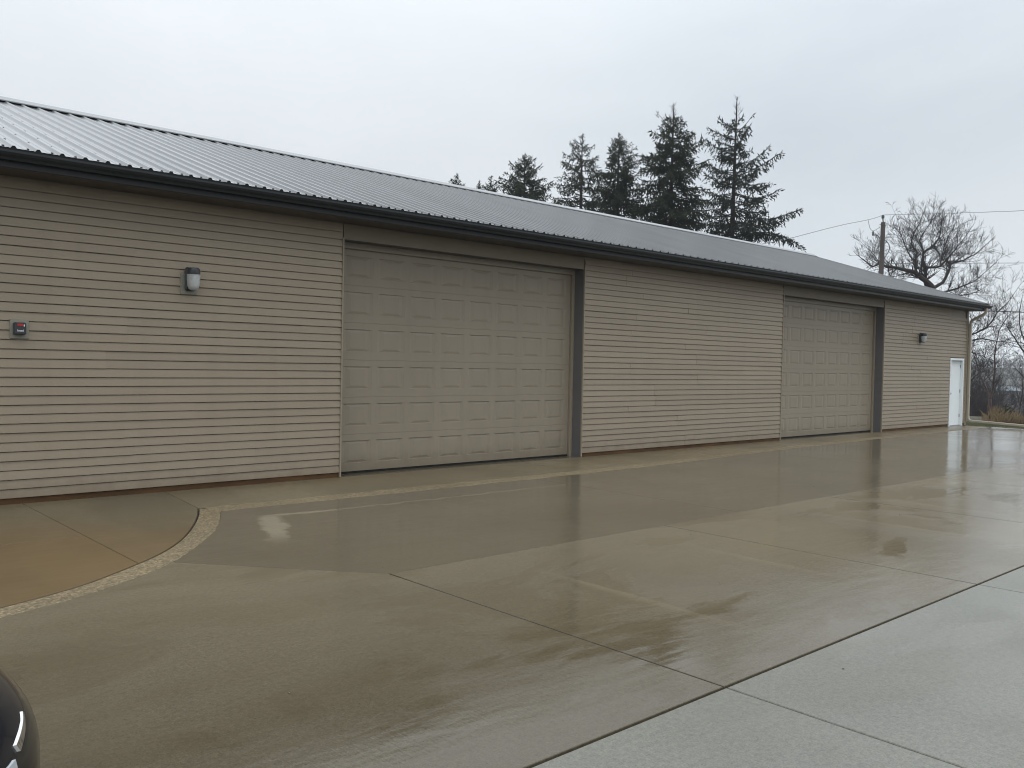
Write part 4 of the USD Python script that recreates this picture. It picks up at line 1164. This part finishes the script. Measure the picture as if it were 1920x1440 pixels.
# the far house in the valley
hc = at(1888, 735, 125)
gz = float(terrain(hc[0], hc[1]))
hs = thing('far_house', 'low distant house with pale roof half hidden in the misty valley', 'house', (hc[0], hc[1], gz))
M['house_wall'] = paint('house_wall', (0.16, 0.16, 0.17), 0.7, 0.1)
M['house_roof'] = paint('house_roof', (0.12, 0.14, 0.155), 0.5, 0.05)
M['pane'] = paint('pane', (0.02, 0.025, 0.03), 0.1, 0.05)
dirx = np.array([math.sin(YAW + 0.5 + math.pi / 2), math.cos(YAW + 0.5 + math.pi / 2), 0]); diry = np.array([-dirx[1], dirx[0], 0])
zt = at(1888, 732, 125)[2]; zr = at(1888, 723.5, 125)[2]


def house_pts(arr):
    return np.array([hc * [1, 1, 0] + dirx * a + diry * b + [0, 0, z] for a, b, z in arr])


def hbox(a0, a1, b0, b1, z0, z1):
    v, f = MB().box(a0, a1, b0, b1, z0, z1).get()
    return house_pts(v), f


obj('wall', hbox(-1.5, 1.5, -1.2, 1.2, gz - 0.5, zt) if False else hbox(-1.45, 1.45, -2.0, 2.0, gz - 0.5, zt), M['house_wall'], hs)
v = house_pts([(-1.7, -2.3, zt), (1.7, -2.3, zt), (1.7, 2.3, zt), (-1.7, 2.3, zt), (-1.3, 0, zr), (1.3, 0, zr)])
obj('roof', (v, np.array([(0, 1, 5), (0, 5, 4), (2, 3, 4), (2, 4, 5), (1, 2, 5), (3, 0, 4), (0, 2, 1), (0, 3, 2)])), M['house_roof'], hs)
for a_ in (-0.8, 0.5):
    obj('window', hbox(a_, a_ + 0.4, 2.01, 2.05, zt - 1.1, zt - 0.5), M['pane'], hs)
    obj('window', hbox(a_, a_ + 0.4, -2.05, -2.01, zt - 1.1, zt - 0.5), M['pane'], hs)

# ------------------------------------------------------------------ utility pole and wires
PD_ = 48
pt = at(1656, 417, PD_); pb = at(1651, 540, PD_)
axis_dir = (pt - pb) / np.linalg.norm(pt - pb)
gz = float(terrain(pb[0], pb[1]))
foot = pb + axis_dir * ((gz - 0.3 - pb[2]) / axis_dir[2])
pole = thing('utility_pole', 'weathered wooden utility pole rising behind the far end of the roof', 'utility pole', (foot[0], foot[1], gz))
obj('shaft', MB().tube([foot, foot + (pt - foot) * 0.5, pt], [0.165, 0.145, 0.118], 12).get(), M['pole'], pole, smooth=True)
rt = _r  # across the view
up = np.array([0, 0, 1.0])
pin_top = at(1655, 405, PD_)
obj('top_pin', MB().tube([pt, pt + (pin_top - pt) * 0.7], 0.035, 8).get(), M['pole'], pole)
ins = MB()
for k, (z, r_) in enumerate(((0.0, 0.05), (0.03, 0.085), (0.06, 0.05), (0.09, 0.10), (0.13, 0.055), (0.17, 0.075), (0.20, 0.03))):
    pass
q0 = pt + (pin_top - pt) * 0.62
ins.tube([q0 + up * z for z in (0, 0.03, 0.06, 0.09, 0.13, 0.16, 0.19)], [0.05, 0.095, 0.05, 0.105, 0.055, 0.075, 0.04], 10)
obj('insulator', ins.get(), M['porcelain'], pole, smooth=40)
c1, c2, c3 = at(1650, 447, PD_), at(1645, 441, PD_), at(1637, 440, PD_)
obj('bracket', MB().tube([c1, c2, c3], 0.022, 6).get(), M['wire'], pole)
obj('cutout', MB().tube([c3 + up * z for z in (-0.06, 0.0, 0.05, 0.10, 0.15, 0.2)], [0.05, 0.075, 0.05, 0.075, 0.05, 0.03], 8).get(), M['porcelain'], pole, smooth=40)


def curve(pts, n=24):
    from scipy.interpolate import CubicSpline
    p = np.array(pts); s = np.concatenate([[0], np.cumsum(np.linalg.norm(np.diff(p, axis=0), axis=1))])
    return CubicSpline(s, p)(np.linspace(0, s[-1], n))


obj('jumper', MB().tube(curve([at(1628.3, 413, PD_), at(1630, 424, PD_), at(1634, 431.5, PD_), c3 + up * 0.2]), 0.012, 5).get(), M['wire'], pole)
obj('jumper', MB().tube(curve([c3 + up * 0.2, at(1642, 431, PD_), at(1650, 425.5, PD_)]), 0.012, 5).get(), M['wire'], pole)
obj('jumper', MB().tube(curve([at(1658, 450, PD_ - 0.1), at(1665, 456, PD_ - 0.1), at(1668, 464, PD_ - 0.1), at(1664, 475, PD_ - 0.1), at(1659, 483, PD_ - 0.1)]), 0.022, 5).get(), M['wire'], pole)
obj('bolt', MB().tube([at(1649, 421, PD_ - 0.1), at(1661, 422, PD_ - 0.1)], 0.018, 6).get(), M['wire'], pole)
top_w = q0 + up * 0.19
far_l = at(1300, 484, 34)
ctrl = [top_w, at(1628, 412, 47), at(1600, 417.5, 46), at(1519, 437, 43), at(1450, 453.5, 40)]
cv = curve(ctrl, 40)
d_ = cv[-1] - cv[-2]
cv = np.vstack([cv, [cv[-1] + d_ * k for k in (2, 5)]])
tag(obj('overhead_wire', MB().tube(cv, 0.011, 4).get(), M['wire']), 'thin wire sloping down left from the pole top in front of the spruces', 'wire', 'overhead wires')
cv = curve([top_w, at(1760, 400.5, 47.2), at(1920, 395, 46), at(2400, 372, 42)], 40)
tag(obj('overhead_wire', MB().tube(cv, 0.011, 4).get(), M['wire']), 'topmost thin wire running right from the pole top', 'wire', 'overhead wires')
cv = curve([at(1659, 494, 48), at(1760, 493.5, 60), at(1920, 493, 80), at(2300, 480, 130)], 40)
tag(obj('overhead_wire', MB().tube(cv, 0.019, 4).get(), M['wire']), 'faint wire passing through the leafless tree crown to the right', 'wire', 'overhead wires')
cv = curve([at(1770, 582, 46), at(1845, 583, 46), at(1920, 585.5, 46), at(2300, 590, 46)], 30)
tag(obj('overhead_wire', MB().tube(cv, 0.026, 4).get(), M['wire']), 'low thick cable right of the gutter end', 'wire', 'overhead wires')

# ------------------------------------------------------------------ the black car at the lower left
M['car_paint'] = usdkit.material(stage, L + 'car_paint', {'p': ('principled_bsdf', {'base_color': (0.005, 0.005, 0.006), 'roughness': 0.10, 'coat_weight': 0.05, 'coat_roughness': 0.04, 'specular_ior_level': 0.4}),
    'g': ('geometry', {}), 'v': ('voronoi_texture', {'scale': 120.0}), 'r': ('rgb_ramp', {'ramp': [(0.0, (1, 1, 1)), (0.22, (0, 0, 0))]}), 'b': ('bump', {'strength': 0.35, 'distance': 0.002})},
    [('g.position', 'v.vector'), ('v.distance', 'r.fac'), ('r.color', 'b.height'), ('b.normal', 'p.coat_normal')], surface='p.BSDF')
M['chrome'] = usdkit.material(stage, L + 'chrome', {'p': ('principled_bsdf', {'base_color': (0.85, 0.86, 0.88), 'metallic': 1.0, 'roughness': 0.08})}, surface='p.BSDF')
M['lamp_glass'] = usdkit.material(stage, L + 'lamp_glass', {'p': ('principled_bsdf', {'base_color': (0.30, 0.32, 0.34), 'roughness': 0.05, 'coat_weight': 1.0, 'coat_roughness': 0.02})}, surface='p.BSDF')
M['car_glass'] = usdkit.material(stage, L + 'car_glass', {'p': ('principled_bsdf', {'base_color': (0.01, 0.012, 0.013), 'roughness': 0.03, 'coat_weight': 0.5})}, surface='p.BSDF')
M['tyre'] = paint('tyre', (0.018, 0.018, 0.018), 0.75, 0.1)
CAR_X, CAR_Y = 0.665, -7.64
car = thing('parked_car', 'black car nose wet with rain, at the lower left corner', 'car', (CAR_X, CAR_Y, 0))


def loft(xs_, half, zlo, zhi, power=3.2, n=40, plan=None):
    """Cross sections across y, closed."""
    v, f = [], []
    ang = np.linspace(0, 2 * np.pi, n, endpoint=False)
    for x, w, a_, b_ in zip(xs_, half, zlo, zhi):
        c, s = np.cos(ang), np.sin(ang)
        yy = w * np.sign(c) * np.abs(c) ** (2 / power)
        zz = (a_ + b_) / 2 + (b_ - a_) / 2 * np.sign(s) * np.abs(s) ** (2 / power)
        v += [(x, y, z) for y, z in zip(yy, zz)]
    m_ = len(xs_)
    f = [(i * n + j, i * n + (j + 1) % n, (i + 1) * n + (j + 1) % n, (i + 1) * n + j) for i in range(m_ - 1) for j in range(n)]
    v += [(xs_[0], 0, (zlo[0] + zhi[0]) / 2), (xs_[-1], 0, (zlo[-1] + zhi[-1]) / 2)]
    tri = [(len(v) - 2, (j + 1) % n, j) for j in range(n)] + [(len(v) - 1, (m_ - 1) * n + j, (m_ - 1) * n + (j + 1) % n) for j in range(n)]
    q = np.array(f)
    return np.array(v, float), np.vstack([q[:, [0, 1, 2]], q[:, [0, 2, 3]], tri])


def car_half(x):
    d = np.clip((x + 0.85) / 0.85, 0, 1)
    w = 0.915 * (1 - d ** 3.0) ** (1 / 2.3)
    e = np.clip((-3.9 - x) / 0.75, 0, 1)
    return np.maximum(w * (1 - 0.25 * e ** 3), 0.02)


xs_ = np.concatenate([np.array([0, -0.006, -0.02, -0.04, -0.07, -0.11, -0.17, -0.24, -0.33, -0.45, -0.6, -0.8]), np.linspace(-1.05, -4.6, 20)])
top_h = np.interp(xs_, [-4.6, -4.5, -3.9, -3.6, -1.15, -0.9, -0.5, -0.25, -0.12, -0.05, 0], [0.75, 0.98, 1.04, 0.98, 0.97, 0.945, 0.88, 0.81, 0.755, 0.70, 0.60])
low_h = np.interp(xs_, [-4.6, -4.4, -0.6, -0.1, 0], [0.45, 0.24, 0.20, 0.24, 0.42])
v, f = loft(xs_, car_half(xs_), low_h, top_h, 3.6, 56)
obj('body', (v, f), M['car_paint'], car, smooth=60, local=True)
xs2 = np.array([-1.15, -1.5, -1.9, -2.2, -2.9, -3.4, -3.8, -4.1])
hv_, hf_ = loft(xs2, np.array([0.62, 0.70, 0.70, 0.69, 0.69, 0.68, 0.64, 0.56]), np.full(8, 0.90), np.array([0.96, 1.16, 1.38, 1.44, 1.45, 1.38, 1.20, 1.0]), 3.4, 40)
obj('cabin', (hv_, hf_), M['car_glass'], car, smooth=50, local=True)
xs3 = np.array([-1.95, -2.2, -2.9, -3.4])
hv_, hf_ = loft(xs3, np.array([0.58, 0.60, 0.60, 0.56]), np.array([1.36, 1.40, 1.41, 1.35]), np.array([1.41, 1.462, 1.472, 1.40]), 2.6, 32)
obj('roof_panel', (hv_, hf_), M['car_paint'], car, smooth=50, local=True)
for x in (-0.88, -3.62):
    for s in (-1, 1):
        wl = folder('wheel', car)
        tor = trimesh.creation.cylinder(radius=0.325, height=0.20, sections=28); tor.apply_transform(trimesh.transformations.rotation_matrix(math.pi / 2, [1, 0, 0])); tor.apply_translation([x, s * 0.83, 0.325])
        obj('tyre', tor, M['tyre'], wl, smooth=40, local=True)
        rim = trimesh.creation.cylinder(radius=0.21, height=0.03, sections=24); rim.apply_transform(trimesh.transformations.rotation_matrix(math.pi / 2, [1, 0, 0])); rim.apply_translation([x, s * 0.935, 0.325])
        obj('rim', rim, M['ridge'], wl, smooth=40, local=True)


def on_body(y, z):
    """x of the body's skin at y, z near the nose."""
    lo, hi = -1.4, 0.0
    def inside(x):
        w = car_half(np.array([x]))[0]; a_ = np.interp(x, xs_[::-1], low_h[::-1]); b_ = np.interp(x, xs_[::-1], top_h[::-1])
        return abs(y / w) ** 3.6 + abs((z - (a_ + b_) / 2) / ((b_ - a_) / 2)) ** 3.6 < 1
    for _ in range(40):
        mid_ = (lo + hi) / 2
        lo, hi = (mid_, hi) if inside(mid_) else (lo, mid_)
    return lo


def strip_on_body(y0, y1, za, zb, off, n=14, taper=0.3):
    ys = np.linspace(y0, y1, n); u = np.linspace(0, 1, n)
    wz = (zb - za) * (1 - (1 - taper) * u)
    rows = []
    for y, h in zip(ys, wz):
        zm = (za + zb) / 2
        for z, o in ((zm - h / 2, off), (zm + h / 2, off), (zm + h / 2, -0.02), (zm - h / 2, -0.02)):
            rows.append((on_body(y, z) + o, y, z))
    v = np.array(rows)
    f = [(4 * i + j, 4 * i + (j + 1) % 4, 4 * i + 4 + (j + 1) % 4, 4 * i + 4 + j) for i in range(n - 1) for j in range(4)] + [(0, 1, 2, 3), (4 * n - 4, 4 * n - 1, 4 * n - 2, 4 * n - 3)]
    return v, f


def sloped_strip(y0, y1, z0, z1, h0, h1, off, n=14):
    rows = []
    for k in np.linspace(0, 1, n):
        y, zm, h = y0 + (y1 - y0) * k, z0 + (z1 - z0) * k, h0 + (h1 - h0) * k
        for z, o in ((zm - h / 2, off), (zm + h / 2, off), (zm + h / 2, -0.02), (zm - h / 2, -0.02)):
            rows.append((on_body(y, z) + o, y, z))
    f = [(4 * i + j, 4 * i + (j + 1) % 4, 4 * i + 4 + (j + 1) % 4, 4 * i + 4 + j) for i in range(n - 1) for j in range(4)] + [(0, 1, 2, 3), (4 * n - 4, 4 * n - 1, 4 * n - 2, 4 * n - 3)]
    return np.array(rows), f


for s in (-1, 1):
    obj('headlight', strip_on_body(s * 0.62, s * 0.84, 0.57, 0.665, 0.006, taper=0.8), M['lamp_glass'], car, local=True)
    obj('chrome_strip', sloped_strip(s * 0.585, s * 0.43, 0.676, 0.7035, 0.017, 0.004, 0.006), M['chrome'], car, local=True)
obj('grille', strip_on_body(-0.20, 0.20, 0.46, 0.60, 0.001, taper=1.0), M['rubber'], car, local=True)

# ------------------------------------------------------------------ the damp air
HZ = (-520, 1260, -820, 1020, -18.0, 34.0)
M['haze'] = usdkit.material(stage, L + 'haze', {'v': ('principled_volume', {'color': (0.90, 0.94, 0.98), 'density': 0.0003, 'anisotropy': 0.3})}, volume='v.volume')
obj('haze', MB().box(*HZ).get(), M['haze'], kind='stuff', label='thin rain mist hanging over the whole yard and valley', cat='haze')
